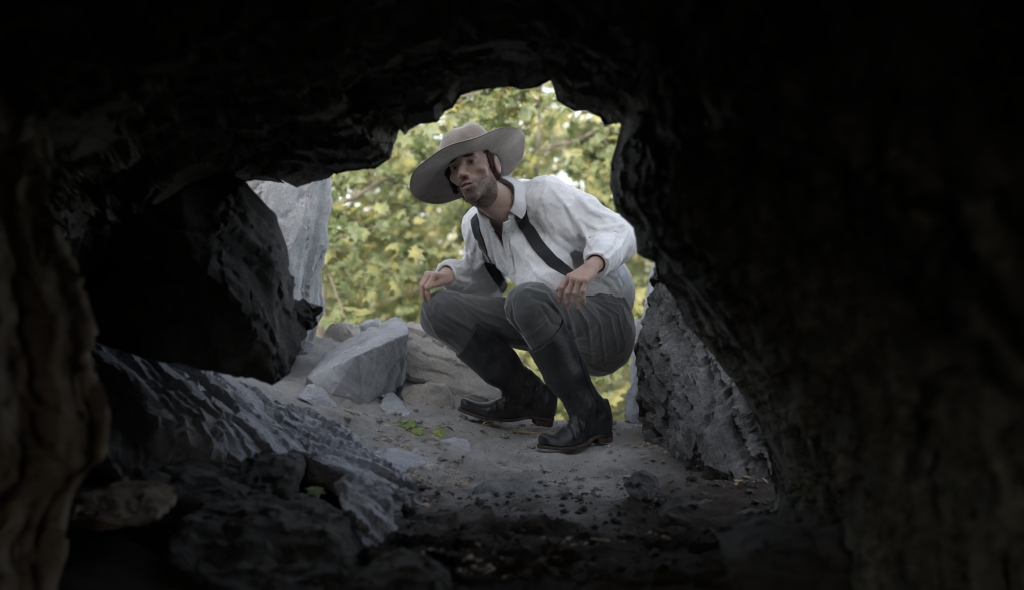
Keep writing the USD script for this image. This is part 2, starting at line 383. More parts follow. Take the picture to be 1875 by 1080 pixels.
cave_piece('cave_ceiling', 27, 161, 620, 'rough dark overhanging cave roof with a jagged lip above the opening', 0.12, 0.7)
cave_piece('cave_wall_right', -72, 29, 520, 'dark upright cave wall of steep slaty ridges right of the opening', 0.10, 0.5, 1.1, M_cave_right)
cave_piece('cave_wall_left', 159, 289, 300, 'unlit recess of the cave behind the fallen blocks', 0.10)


def block(pts, rng, res, chips):
    """Hull of the points with its edges knocked off by flat breaks."""
    m = manifold3d.Manifold.hull_points(np.asarray(pts, np.float32))
    bb = np.array(m.bounding_box()).reshape(2, 3)
    c, size = bb.mean(0), np.linalg.norm(bb[1] - bb[0])
    v = np.array(m.to_mesh().vert_properties[:, :3], float)
    for _ in range(chips):
        n = nrm(rng.normal(size=3))
        off = (v @ n).max() - size * rng.uniform(0.012, 0.045)
        m = m.trim_by_plane((-n).tolist(), float(-off))
    return m.refine_to_length(res)


def facet(hulls, res=0.03, amp=0.02, seed=0, direction=(0, 0, 1), layer=0.02, chip=0.03, chips=14, lng=3.0, acr=30.0, spl=0.012, smooth=0.8, push=None, turn=False):
    """A broken rock: flat breaks, then layers, ledges and grain on its faces."""
    rng = np.random.default_rng(seed)
    m = manifold3d.Manifold.batch_boolean([block(h, rng, res, chips) for h in hulls], manifold3d.OpType.Add) if len(hulls) > 1 else block(hulls[0], rng, res, chips)
    me = m.to_mesh()
    tm = trimesh.Trimesh(np.array(me.vert_properties[:, :3], float), np.array(me.tri_verts), process=True)
    sm = tm.copy()
    trimesh.smoothing.filter_laplacian(sm, lamb=0.5, iterations=3)
    v, f = np.array(tm.vertices), np.array(tm.faces)
    w = np.clip(fbm(v * 9, 2, seed + 3) * 1.4 - 0.45, 0, 1)[:, None] * smooth
    v = v * (1 - w) + np.array(sm.vertices) * w
    n = vnormals(np.array(sm.vertices), f)
    tilt = frame_of(np.asarray(direction, float) + 0.2)
    q = v @ tilt.T
    ledge = np.floor((fbm(q * np.array([3.0, 6.0, 1.3]) + seed, 2, seed + 5)) * 7)
    ledge = (ledge - ledge.mean()) / 7
    crack = np.clip(1 - np.abs(fbm(q * np.array([4.0, 6.0, 2.2]) + 7 * seed, 2, seed + 6) - 0.5) / 0.018, 0, 1)
    d = amp * 1.6 * (fbm(v * 6 + seed, 4, seed) - 0.5) + layer * (strata(v + seed, direction, seed + 1, lng, acr) - 0.45) + chip * 1.6 * ledge - 0.012 * crack + 0.010 * (fbm(v * 40, 2, seed + 9) - 0.5)
    sp = spl * splinters(v + seed, direction, seed + 2, lng * 0.6, acr * 0.6, 2, turn)
    return v + n * d[:, None] + (n if push is None else nrm(push)) * sp[:, None], f


def rock(name, spec, mat_, label, cat, thick=0.35, shrink=0.8, extra=(), parent=None, group=None, kind=None, more=(), off=(0, 0), sink=0.0, **kw):
    """spec: outline and ridge points (px, py, depth); the back is the same outline pushed away by thick."""
    hulls = []
    for sp in (spec, *more):
        front = np.array([P(*s) for s in sp])
        p = np.vstack([front] + ([np.array([P(*s) for s in extra])] if len(extra) and sp is spec else []))
        if thick:
            c = front.mean(0)
            p = np.vstack([p, c + (front - c) * shrink + np.array([off[0], thick, off[1]])])
        hulls.append(p - np.array([0, 0, sink]))
    return obj(name, facet(hulls, **kw), mat_, parent, smooth=28, label=label, cat=cat, group=group, kind=kind)


# brown wall close to the camera on the left
th_ = np.linspace(0, 1, 240)
edge = np.array([(40, -330), (52, -100), (60, 0), (66, 120), (74, 240), (78, 340), (96, 420), (118, 500), (132, 560), (150, 640), (163, 700), (178, 780), (172, 830), (140, 870), (122, 900), (100, 980), (96, 1100), (90, 1250)])
zz = np.linspace(-330, 1250, 300)
ex = np.interp(zz, edge[:, 1], edge[:, 0])
uu = np.linspace(0, 1, 160)
rowsv = []
for a in uu:
    d = 2.8 - 1.7 * a ** 0.9
    push = 0.16 * sstep(0, 0.25, a) * a + 0.0
    x = (ex - 937.5) * K * 2.8 - 0.30 * a ** 1.3 + 0.0 * zz
    rowsv.append(np.c_[x, np.full_like(x, d), CAM_H - (zz - 540) * K * 2.8])
for a in np.linspace(0, 1, 30)[1:]:
    x = (ex - 937.5) * K * 2.8 - 0.7 * a
    rowsv.insert(0, np.c_[x, np.full_like(x, 2.8 + 0.12 * math.sin(a * 3)), CAM_H - (zz - 540) * K * 2.8])
bw = np.vstack(rowsv)
bf = grid_faces(len(rowsv), len(zz))
bn = vnormals(bw, bf)
bw = bw + np.array([1.0, 0, 0]) * (0.07 * splinters(bw, (0.06, 0.1, 1), 95, 2.0, 11.0, 3) + 0.05 * (fbm(bw * 2.2, 3, 90) - 0.55) * sstep(2.8, 2.5, bw[:, 1]) + 0.035 * (strata(bw, (0.1, 0.2, 1), 91, 2.0, 14.0) - 0.5) + 0.03 * (fbm(bw * 12, 3, 97) - 0.5))[:, None]
obj('cave_wall_front', (bw, bf), M_brown, smooth=40, kind='structure', label='brown stained cave wall close by at the left edge')

# pale outcrop seen through the opening at the left, lit by the sky
pv = []
PALE = [(330, 345, 5.5), (400, 300, 5.45), (470, 230, 5.40), (596, 230, 5.55), (596, 380, 5.75), (594, 470, 5.75), (588, 560, 5.75), (572, 640, 5.75), (470, 660, 5.5), (380, 640, 5.4)]
rock('rock_outcrop', PALE, M_pale, 'pale grey sunless rock face standing beyond the dark boulder at left', 'rock', thick=0.7, shrink=0.95, off=(-0.32, 0), extra=[(480, 400, 5.4), (530, 470, 5.45), (520, 560, 5.45)], res=0.014, amp=0.03, seed=5, direction=(0.3, 0, 1), layer=0.03, chip=0.025, chips=6, spl=0.045, lng=1.6, acr=20, push=(0.1, -1, 0.1), turn=True)
# outcrop at the right of the opening
PIL = [(1222, 440, 5.3), (1204, 540, 5.25), (1188, 610, 5.2), (1176, 700, 5.12), (1172, 790, 5.1), (1215, 850, 4.8), (1300, 890, 4.55), (1420, 930, 4.45), (1430, 700, 4.6), (1330, 520, 4.9), (1270, 430, 5.1)]
rock('rock_outcrop', PIL, M_pillar, 'grey steeply ridged rock face right of the crouching man', 'rock', thick=0.5, shrink=0.9, off=(0.18, 0), res=0.0105, amp=0.03, seed=8, direction=(-0.20, 0.06, 1), layer=0.05, chip=0.015, lng=1.1, acr=26, spl=0.12, chips=5, smooth=0.3, push=(-0.55, -0.83, 0.05), turn=True)
rock('rock_outcrop', [(1200, 480, 5.9), (1182, 550, 5.9), (1166, 620, 5.9), (1154, 700, 5.9), (1148, 790, 5.8), (1250, 830, 5.6), (1260, 600, 5.7), (1240, 470, 5.8)], M_grey, 'smoother grey rock edge behind the ridged face at right', 'rock', thick=0.6, shrink=0.95, off=(0.25, 0), res=0.02, amp=0.02, seed=9, layer=0.03, chips=5, spl=0.04)

# the boulders at the left
rock('boulder', [(150, 300, 4.0), (420, 300, 4.1), (470, 374, 4.12), (508, 398, 4.12), (526, 440, 4.12), (532, 500, 4.1), (548, 560, 4.08), (556, 640, 4.05), (535, 684, 4.0), (498, 700, 3.95), (400, 672, 3.85), (300, 655, 3.8), (200, 618, 3.78), (120, 596, 3.75)],
     M_dark, 'large dark boulder hanging at left with its lower edge over the scree', 'boulder', thick=0.12, shrink=0.94, off=(-0.05, 0), extra=[(500, 480, 3.9), (490, 600, 3.85), (380, 500, 3.7)], more=[[(530, 560, 4.1), (556, 545, 4.15), (590, 560, 4.2), (588, 590, 4.2), (566, 614, 4.15), (540, 640, 4.1)]], res=0.015, amp=0.02, seed=12, direction=(0.25, 0.2, -1), chip=0.025, chips=5, spl=0.05, lng=1.4, acr=16, smooth=0.3, push=(0.4, -0.9, 0), turn=True)
rock('boulder', [(566, 692, 5.50), (655, 650, 5.25), (748, 610, 5.55), (749, 596, 5.62), (733, 574, 5.80), (600, 640, 5.95), (560, 690, 5.75), (664, 740, 5.38), (598, 738, 5.45), (737, 705, 5.62), (720, 722, 5.6), (600, 740, 5.85), (735, 715, 5.9)],
     M_grey, 'angular blue grey boulder with a flat sloping top left of the man', 'boulder', thick=0, res=0.011, amp=0.008, seed=15, direction=(0.7, 0, -0.3), layer=0.006, chip=0.012, chips=4, spl=0.008, smooth=0.25)
rock('boulder', [(735, 640, 5.75), (752, 598, 5.85), (790, 610, 5.85), (850, 670, 5.8), (920, 715, 5.75), (940, 740, 5.75), (900, 742, 5.7), (850, 728, 5.7), (780, 700, 5.7), (735, 690, 5.7)],
     M_buff, 'buff weathered rock slab sloping down behind the raised boot', 'boulder', thick=0.4, shrink=0.85, res=0.012, amp=0.025, seed=18, direction=(0.8, 0, -0.5), layer=0.02, chip=0.03, chips=6, spl=0.05, acr=16, smooth=0.4)
rock('boulder', [(588, 640, 6.3), (596, 598, 6.3), (625, 590, 6.3), (655, 597, 6.35), (660, 640, 6.3)], M_buff, 'small rounded buff rock behind the angular grey boulder', 'boulder', thick=0.25, res=0.02, amp=0.02, seed=21)
rock('boulder', [(655, 620, 6.5), (660, 592, 6.5), (690, 584, 6.5), (700, 620, 6.5)], M_grey, 'grey rock tip showing just over the angular boulder', 'boulder', thick=0.2, res=0.02, amp=0.02, seed=22)
rock('stone', [(735, 715, 5.55), (780, 703, 5.55), (815, 706, 5.55), (830, 730, 5.55), (832, 755, 5.5), (770, 756, 5.45), (738, 740, 5.5)], M_buff, 'pale blocky stone between the angular boulder and the raised boot', 'stone', thick=0.22, res=0.012, amp=0.015, seed=24, chip=0.02, layer=0.01)
rock('stone', [(698, 722, 5.4), (712, 718, 5.4), (735, 745, 5.35), (752, 762, 5.25), (720, 770, 5.25), (700, 750, 5.3)], M_grey, 'narrow grey stone leaning at the foot of the angular boulder', 'stone', thick=0.15, res=0.012, amp=0.01, seed=25, chip=0.012)
rock('stone', [(836, 745, 5.5), (848, 733, 5.5), (862, 740, 5.5), (860, 758, 5.5), (838, 758, 5.5)], M_buff, 'fist sized pale stone touching the raised boot toe', 'stone', thick=0.1, res=0.01, amp=0.01, seed=26)
# the long slab
rock('rock_slab', [(150, 605, 4.12), (215, 610, 4.18), (290, 640, 4.3), (370, 668, 4.45), (450, 700, 4.62), (520, 722, 4.78), (580, 760, 4.75), (630, 790, 4.6), (652, 835, 4.4), (640, 870, 4.25), (520, 835, 4.05), (440, 815, 4.0), (330, 745, 3.98), (230, 690, 3.93), (170, 660, 3.93)],
     M_slate, 'long layered slate slab sloping down from the left towards the opening', 'rock', thick=0, extra=[(165, 700, 3.9), (178, 860, 3.78), (300, 870, 3.8), (430, 845, 3.9), (180, 800, 4.6), (450, 850, 4.9), (600, 850, 4.8)], res=0.013, amp=0.03, seed=30, direction=(0.80, -0.51, -0.30), layer=0.02, chip=0.04, chips=8, spl=0.055, lng=1.2, acr=24, smooth=0.4, push=(0.25, -0.55, 0.8))
rock('rock_slab', [(500, 745, 4.55), (560, 755, 4.6), (640, 800, 4.5), (650, 840, 4.3), (700, 870, 4.1), (785, 905, 3.95), (780, 930, 3.92), (700, 905, 3.9), (600, 860, 4.0), (520, 820, 4.15), (470, 780, 4.3)],
     M_slate, 'lower grey slab end reaching to the middle of the floor', 'rock', thick=0, extra=[(560, 900, 4.5), (700, 930, 4.3)], res=0.012, amp=0.02, seed=33, direction=(0.80, -0.55, -0.28), layer=0.03, chip=0.03, chips=6, spl=0.05, lng=1.6, acr=30, smooth=0.4, push=(0.2, -0.6, 0.8))
rock('boulder', [(610, 885, 3.75), (640, 880, 3.8), (715, 910, 3.85), (722, 960, 3.8), (725, 1010, 3.7), (690, 1030, 3.6), (650, 1010, 3.62), (625, 950, 3.65)], M_slate, 'broken grey slate block standing on edge below the slab end', 'rock', thick=0.35, res=0.012, amp=0.015, seed=36, direction=(0.3, 0, -1), layer=0.02, chip=0.02, chips=5, spl=0.04, smooth=0.3)
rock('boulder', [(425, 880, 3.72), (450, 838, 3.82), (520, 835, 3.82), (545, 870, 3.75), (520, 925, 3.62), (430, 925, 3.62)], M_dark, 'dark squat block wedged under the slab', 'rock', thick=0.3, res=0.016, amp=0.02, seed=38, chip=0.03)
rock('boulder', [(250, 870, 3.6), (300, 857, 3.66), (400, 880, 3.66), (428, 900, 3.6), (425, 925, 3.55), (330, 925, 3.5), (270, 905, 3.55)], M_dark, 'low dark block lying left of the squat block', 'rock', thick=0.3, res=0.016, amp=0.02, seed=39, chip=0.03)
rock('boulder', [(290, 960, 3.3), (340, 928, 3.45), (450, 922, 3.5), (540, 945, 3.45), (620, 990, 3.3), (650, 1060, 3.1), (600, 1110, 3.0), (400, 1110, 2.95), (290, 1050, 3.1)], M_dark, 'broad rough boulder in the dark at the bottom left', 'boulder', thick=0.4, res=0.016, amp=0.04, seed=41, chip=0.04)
rock('rock_slab', [(125, 915, 3.3), (140, 908, 3.35), (262, 905, 3.4), (268, 922, 3.35), (292, 935, 3.3), (280, 960, 3.2), (130, 960, 3.15)], M_brown, 'flat topped brown stone at the foot of the brown wall', 'rock', thick=0.25, res=0.016, amp=0.015, seed=43)
rock('boulder', [(650, 1075, 2.85), (720, 1038, 2.95), (780, 1060, 2.9), (830, 1110, 2.8), (600, 1130, 2.75)], M_dark, 'black rounded rock at the bottom edge of the floor', 'boulder', thick=0.3, res=0.02, amp=0.02, seed=45)
rock('boulder', [(1320, 1030, 3.0), (1420, 985, 3.2), (1560, 965, 3.3), (1700, 1000, 3.2), (1700, 1110, 2.9), (1350, 1110, 2.9)], M_dark, 'low dark rock at the foot of the right wall', 'boulder', thick=0.4, res=0.02, amp=0.03, seed=46)
# stones set in the floor
rock('stone', [(683, 815, 4.75), (712, 803, 4.8), (760, 812, 4.8), (812, 850, 4.7), (822, 878, 4.6), (760, 890, 4.5), (700, 850, 4.6)], M_grey, 'blue grey stone bedded in the earth below the fallen leaves', 'stone', thick=0.15, res=0.012, amp=0.015, seed=50, sink=0.028, chip=0.015)
rock('stone', [(795, 800, 5.0), (830, 786, 5.05), (858, 792, 5.05), (868, 820, 4.95), (860, 835, 4.9), (810, 828, 4.9)], M_grey, 'flat pale stone bedded just left of the lit floor middle', 'stone', thick=0.12, res=0.012, amp=0.01, seed=51, sink=0.028)
rock('stone', [(840, 915, 4.2), (880, 880, 4.4), (960, 868, 4.45), (1040, 880, 4.4), (1060, 905, 4.25), (980, 935, 4.1), (880, 935, 4.1)], M_pillar, 'broad rock hump across the floor at the edge of the light', 'stone', thick=0.2, res=0.014, amp=0.02, seed=52, sink=0.028, chip=0.02)
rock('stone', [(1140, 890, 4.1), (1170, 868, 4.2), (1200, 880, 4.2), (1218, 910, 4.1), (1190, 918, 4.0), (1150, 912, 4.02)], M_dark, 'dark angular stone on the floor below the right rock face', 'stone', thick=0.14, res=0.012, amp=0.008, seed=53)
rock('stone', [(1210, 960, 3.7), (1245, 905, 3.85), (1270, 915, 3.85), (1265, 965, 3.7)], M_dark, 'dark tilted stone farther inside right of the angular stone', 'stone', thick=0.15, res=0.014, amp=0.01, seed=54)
rock('stone', [(545, 715, 5.25), (575, 705, 5.3), (610, 735, 5.2), (620, 752, 5.1), (590, 755, 5.1), (555, 735, 5.15)], M_slate, 'long thin stone lying at the slab edge before the angular boulder', 'stone', thick=0.1, res=0.012, amp=0.01, seed=55)
rock('stone', [(148, 625, 4.45), (165, 618, 4.45), (178, 640, 4.4), (170, 665, 4.4), (150, 650, 4.4)], M_grey, 'small grey stone on top of the slab near the brown wall', 'stone', thick=0.1, res=0.014, amp=0.01, seed=56)
rock('stone', [(133, 490, 4.6), (150, 478, 4.6), (163, 488, 4.6), (158, 502, 4.6), (138, 502, 4.6)], M_pale, 'added pale chip standing in for light through a crack in the dark recess at left', 'stone', thick=0.1, res=0.014, amp=0.01, seed=57)  # pale lump added in place of daylight showing through a small crack

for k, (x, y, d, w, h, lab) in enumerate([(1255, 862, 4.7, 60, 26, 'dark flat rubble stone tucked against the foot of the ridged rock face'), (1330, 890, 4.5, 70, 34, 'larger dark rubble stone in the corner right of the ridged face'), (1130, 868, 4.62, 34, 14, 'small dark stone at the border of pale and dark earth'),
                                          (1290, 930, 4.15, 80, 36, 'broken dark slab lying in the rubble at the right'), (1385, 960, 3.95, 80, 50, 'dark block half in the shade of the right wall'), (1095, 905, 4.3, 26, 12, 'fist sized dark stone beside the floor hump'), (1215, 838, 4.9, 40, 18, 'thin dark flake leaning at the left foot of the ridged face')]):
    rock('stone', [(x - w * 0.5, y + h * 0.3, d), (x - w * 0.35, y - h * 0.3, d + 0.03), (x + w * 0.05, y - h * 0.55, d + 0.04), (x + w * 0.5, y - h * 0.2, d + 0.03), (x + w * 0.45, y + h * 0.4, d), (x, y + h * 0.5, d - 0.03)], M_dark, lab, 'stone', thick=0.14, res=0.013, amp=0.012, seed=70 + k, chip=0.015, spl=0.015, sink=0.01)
# ------------------------------------------------------------------ small litter on the ground
rng = np.random.default_rng(4)


def leaf_shape(lobes=5):
    """Maple leaf in the xy plane, stalk at the origin, tip along +y, about one unit long."""
    ang = np.radians([-90, -62, -38, -14, 8, 32, 52, 72, 90, 108, 128, 148, 172, 194, 218, 242])
    rad = np.array([0.12, 0.34, 0.27, 0.52, 0.33, 0.60, 0.36, 0.42, 0.66, 0.42, 0.36, 0.60, 0.33, 0.52, 0.27, 0.34])
    xy = np.c_[rad * np.cos(ang), rad * np.sin(ang) + 0.3]
    z = -0.12 * np.abs(xy[:, 0]) + 0.05 * np.sin(xy[:, 1] * 5)
    v = np.vstack([[0, 0.3, 0.05], np.c_[xy, z]])
    n = len(ang)
    return v, np.array([[0, 1 + i, 1 + (i + 1) % n] for i in range(n)])


LEAF = leaf_shape()


def oval_leaf():
    v = np.array([[0, 0, 0], [0.16, 0.25, -0.03], [0.2, 0.5, -0.05], [0.12, 0.8, -0.04], [0, 1, -0.1], [-0.12, 0.8, -0.04], [-0.2, 0.5, -0.05], [-0.16, 0.25, -0.03], [0, 0.5, 0.03]])
    return v, np.array([[8, i, (i + 1) % 8] for i in range(8)])


OVAL = oval_leaf()


def rotations(n, rng, up=0.6):
    """Random leaf frames: the normal mostly upwards, the tip outwards and hanging."""
    nn = rng.normal(size=(n, 3)) * 0.55 + np.array([-0.15, -0.45, up])
    nn /= np.linalg.norm(nn, axis=1, keepdims=True)
    t = rng.normal(size=(n, 3)) + np.array([0, 0, -0.5])
    t -= np.sum(t * nn, 1, keepdims=True) * nn
    t /= np.linalg.norm(t, axis=1, keepdims=True)
    return np.stack([np.cross(t, nn), t, nn], -1)


def leaves(at, size, shape, rng, up=0.6):
    R = rotations(len(at), rng, up)
    v = np.einsum('nij,kj->nki', R, shape[0]) * size[:, None, None] + at[:, None]
    return v


def merged(v, shape):
    n, k = v.shape[:2]
    f = (shape[1][None] + (np.arange(n) * k)[:, None, None]).reshape(-1, 3)
    return v.reshape(-1, 3), f


N = 3600
px = rng.uniform(-1.35, 1.25, N * 2)
py = rng.uniform(2.9, 6.0, N * 2)
keep = (rng.random(N * 2) < np.where(py < 4.7, 1.0, 0.45)) & (px > -0.62)
px, py = px[keep][:N], py[keep][:N]
pz = ground_z(px, py)
sz = 0.003 + 0.016 * rng.random(len(px)) ** 6
ico = trimesh.creation.icosphere(1)
base = ico.vertices * np.array([1, 0.8, 0.6])
jit = 1 + 0.8 * (rng.random((12, len(base), 1)) - 0.5)
pv = np.stack([base * jit[i % 12] for i in range(len(px))]) * sz[:, None, None]
a = rng.uniform(0, 6.28, len(px))
pv = np.stack([pv[..., 0] * np.cos(a)[:, None] - pv[..., 1] * np.sin(a)[:, None], pv[..., 0] * np.sin(a)[:, None] + pv[..., 1] * np.cos(a)[:, None], pv[..., 2]], -1) + np.stack([px, py, pz + 0.2 * sz], -1)[:, None]
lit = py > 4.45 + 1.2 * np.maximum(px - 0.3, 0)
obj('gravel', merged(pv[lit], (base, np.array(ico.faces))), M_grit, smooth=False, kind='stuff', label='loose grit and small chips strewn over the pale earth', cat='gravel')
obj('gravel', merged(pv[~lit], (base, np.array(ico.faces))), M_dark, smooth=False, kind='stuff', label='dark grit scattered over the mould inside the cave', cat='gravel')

# dry leaf bits and bark chips, thicker towards the right and inside
N = 2600
lx = np.concatenate([rng.uniform(-0.5, 1.15, 4 * N), rng.uniform(0.1, 1.15, 4 * N)])
ly = np.concatenate([rng.uniform(3.2, 5.8, 4 * N), rng.uniform(3.2, 4.7, 4 * N)])
drift = fbm(np.c_[lx * 3.5, ly * 3.5, 0 * lx], 3, 44)
ok = np.nonzero(rng.random(len(lx)) < sstep(0.46, 0.66, drift) ** 1.5)[0][:N]
lx, ly = lx[ok], ly[ok]
N = len(lx)
lz = ground_z(lx, ly) + 0.006
Rl = rotations(N, rng, 2.2)
chip = (np.array([[-0.2, -0.5, 0], [0.2, -0.45, 0.05], [0.25, 0.1, 0.12], [0.05, 0.55, 0.0], [-0.22, 0.2, 0.06]]), np.array([[0, 1, 2], [0, 2, 4], [2, 3, 4]]))
cv = np.einsum('nij,kj->nki', Rl, chip[0]) * (0.006 + 0.028 * rng.random(N) ** 3)[:, None, None] + np.stack([lx, ly, lz], -1)[:, None]
obj('leaf_litter', merged(cv, chip), M_litter, kind='stuff', label='dry leaf scraps and bark chips lying on the soil', cat='leaf litter')

FL = ['yellow green maple leaf curled upright on the earth beside the raised boot', 'flat green leaf lying lowest of the small fallen group', 'pale green leaf lying flat in the middle of the fallen group', 'folded green leaf at the right end of the fallen group', 'small olive leaf at the left end of the fallen group']
for i, (x, y, d, s, R) in enumerate([(752, 775, 5.22, 0.085, (0.5, -0.75, 0.45)), (778, 792, 5.1, 0.07, (0.1, -0.35, 1)), (766, 784, 5.16, 0.08, (-0.2, -0.4, 1)), (800, 790, 5.12, 0.06, (0.3, -0.5, 0.9)), (742, 784, 5.2, 0.05, (0, -0.3, 1))]):
    p = P(x, y, d)
    p[2] = ground_z(p[0], p[1]) + 0.008
    fr = frame_of(R)
    v = (LEAF[0] * np.array([1, 1, 2.5])) * s @ fr + p
    v[:, 2] = np.maximum(v[:, 2], ground_z(v[:, 0], v[:, 1]) + 0.004)
    obj('fallen_leaf', (v, LEAF[1]), M_fallen, label=FL[i], cat='leaf')
p = P(575, 888, 3.98)
obj('fallen_leaf', (LEAF[0] * 0.06 @ frame_of((0.2, -0.5, 0.9)) + p, LEAF[1]), M_fallen, label='lone olive leaf caught in the gap under the slab end', cat='leaf')

for label, pts, r in [('short brown twig lying on the earth before the angular boulder', [(612, 768, 5.15), (635, 771, 5.12), (660, 772, 5.1)], 0.006),
                      ('thin pale twig sticking up from the dark floor', [(808, 975, 3.75), (820, 960, 3.75), (835, 945, 3.75)], 0.002),
                      ('crooked twig lying flat across the dark floor', [(920, 985, 3.7), (960, 975, 3.75), (975, 985, 3.7), (1010, 980, 3.7)], 0.003),
                      ('pale root splinter on top of the slab', [(385, 683, 4.7), (400, 690, 4.68), (412, 694, 4.66)], 0.006),
                      ('dark stick lying behind the front boot heel', [(940, 783, 5.35), (990, 786, 5.3), (1010, 790, 5.3)], 0.005)]:
    q = np.array([P(*s) for s in pts])
    if 'sticking' not in label and 'slab' not in label:
        q[:, 2] = ground_z(q[:, 0], q[:, 1]) + r
    qq = np.array([np.array([np.interp(t, np.linspace(0, 1, len(q)), q[:, k]) for k in range(3)]) for t in np.linspace(0, 1, 9)])
    qq += 0.004 * (rng.random(qq.shape) - 0.5)
    obj('twig', cylinder_path(qq, r * np.linspace(1, 0.5, 9), 6), M_litter, smooth=50, label=label, cat='twig')


# ------------------------------------------------------------------ trees beyond the cave
def in_view(p):
    u = 937.5 + p[:, 0] / (K * p[:, 1])
    w = 540 - (p[:, 2] - CAM_H) / (K * p[:, 1])
    return (u > 560) & (u < 1215) & (w > 140) & (w < 800)


def tree(name, at, height, spread, n_leaf, size, seed, label, mat_=None, shape=LEAF, parts=250, zlow=0.2, limbs=12, trunk_r=0.05, lean=(0, 0), group=None):
    r = np.random.default_rng(seed)
    x, y = at
    base = np.array([x, y, float(ground_z(x, y, False)) - 0.05])
    t = thing(name, base, label, 'tree')
    ts = np.linspace(0, 1, 14)
    bend = 0.25 * (r.random((2,)) - 0.5)
    tr = np.stack([base[0] + lean[0] * ts * height + bend[0] * np.sin(ts * 5), base[1] + lean[1] * ts * height + bend[1] * np.sin(ts * 4), base[2] + ts * height], -1)
    obj('trunk', cylinder_path(tr, trunk_r * (1.15 - ts), 9), M_bark, t, smooth=60)
    spots = []
    for k in range(limbs):
        h = zlow + (0.98 - zlow) * (k + r.random()) / limbs
        o_ = np.array([np.interp(h, ts, tr[:, j]) for j in range(3)])
        ang = k * 2.4 + r.random()
        L = spread * (0.55 + 0.6 * r.random()) * (1.15 - 0.55 * h)
        u = np.linspace(0, 1, 8)
        dirn = np.array([math.cos(ang), math.sin(ang), 0.30 + 0.3 * r.random()])
        wig = np.cumsum(r.normal(size=(8, 3)) * 0.05 * L * 0.5, 0)
        wig -= wig[0]
        lp = o_ + dirn * L * u[:, None] + wig + np.array([0, 0, -0.28 * L]) * (u ** 2)[:, None]
        pieces = [cylinder_path(lp, trunk_r * 0.38 * (1.1 - u) + 0.003, 6)]
        for q in range(7):
            b = 0.25 + 0.75 * (q + r.random()) / 7
            o2 = np.array([np.interp(b, u, lp[:, j]) for j in range(3)])
            d2 = nrm(dirn + r.normal(size=3) * 0.8)
            l2 = L * (0.25 + 0.3 * r.random())
            tp = o2 + d2 * l2 * np.linspace(0, 1, 5)[:, None] + np.array([0, 0, -0.2 * l2]) * (np.linspace(0, 1, 5) ** 2)[:, None]
            pieces.append(cylinder_path(tp, 0.006 * np.linspace(1, 0.4, 5), 4))
            m = max(3, n_leaf // (limbs * 7))
            s = r.random(m) ** 0.7
            spots.append(np.stack([np.interp(s, np.linspace(0, 1, 5), tp[:, j]) for j in range(3)], -1) + r.normal(size=(m, 3)) * 0.07 * spread)
        obj('limb', join(pieces), M_bark, t, smooth=60)
    at_ = np.vstack(spots)
    v = leaves(at_, size * (0.60 + 0.72 * r.random(len(at_))), shape, r)
    see = np.nonzero(in_view(at_))[0]
    order = see[np.argsort(at_[see, 1])][:parts]
    rest = np.setdiff1d(np.arange(len(at_)), order)
    obj('crown', merged(v[rest], shape), mat_ or M_leaf, t, kind='stuff')
    for i in order:
        obj('leaf', (v[i], shape[1]), mat_ or M_leaf, t)
    return t


tree('maple_tree', (-1.15, 8.6), 4.6, 1.3, 3000, 0.10, 1, 'young maple with broad leaves nearest on the left of the opening', trunk_r=0.035, zlow=0.05, limbs=16)
tree('maple_tree', (1.55, 9.0), 5.0, 1.45, 3400, 0.10, 2, 'maple with arching boughs behind the hat and shoulder', trunk_r=0.05, zlow=0.05, limbs=16)
tree('maple_tree', (0.1, 10.3), 4.8, 1.8, 4600, 0.10, 3, 'yellowing maple sapling in the middle behind the man', trunk_r=0.045, zlow=0.05, limbs=16)
tree('maple_tree', (-1.9, 11.0), 5.8, 1.9, 4600, 0.10, 4, 'taller maple deeper in behind the nearest left one', trunk_r=0.06, zlow=0.05, limbs=16)
tree('maple_tree', (1.95, 11.3), 6.5, 1.9, 4600, 0.10, 5, 'grey stemmed maple by the right edge of the opening', trunk_r=0.13, zlow=0.05, limbs=16)
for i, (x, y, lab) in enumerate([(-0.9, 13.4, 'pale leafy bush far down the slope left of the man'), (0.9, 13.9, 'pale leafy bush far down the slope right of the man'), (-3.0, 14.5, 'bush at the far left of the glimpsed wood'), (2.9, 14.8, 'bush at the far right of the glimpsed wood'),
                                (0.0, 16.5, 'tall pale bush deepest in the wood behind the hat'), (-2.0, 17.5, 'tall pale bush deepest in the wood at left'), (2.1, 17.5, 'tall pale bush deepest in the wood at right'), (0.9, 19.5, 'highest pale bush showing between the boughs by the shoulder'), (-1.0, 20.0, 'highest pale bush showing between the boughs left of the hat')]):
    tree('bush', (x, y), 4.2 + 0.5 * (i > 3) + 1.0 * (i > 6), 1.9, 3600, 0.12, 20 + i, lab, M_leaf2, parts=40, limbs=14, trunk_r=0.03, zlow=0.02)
# ------------------------------------------------------------------ signed distance modelling for the man
def rc(p, a, b, ra, rb):
    a, b = np.asarray(a, float), np.asarray(b, float)
    ab = b - a
    t = np.clip((p - a) @ ab / (ab @ ab), 0, 1)
    return np.linalg.norm(p - a - t[:, None] * ab, axis=1) - (ra + (rb - ra) * t)


def ell(p, c, r, R=None):
    q = p - np.asarray(c, float)
    if R is not None:
        q = q @ np.asarray(R).T
    r = np.asarray(r, float)
    k0 = np.linalg.norm(q / r, axis=1)
    k1 = np.linalg.norm(q / r ** 2, axis=1)
    return k0 * (k0 - 1) / np.maximum(k1, 1e-9)


def smin(a, b, k):
    h = np.clip(0.5 + 0.5 * (b - a) / k, 0, 1)
    return b * (1 - h) + a * h - k * h * (1 - h)


def smax(a, b, k):
    return -smin(-a, -b, k)


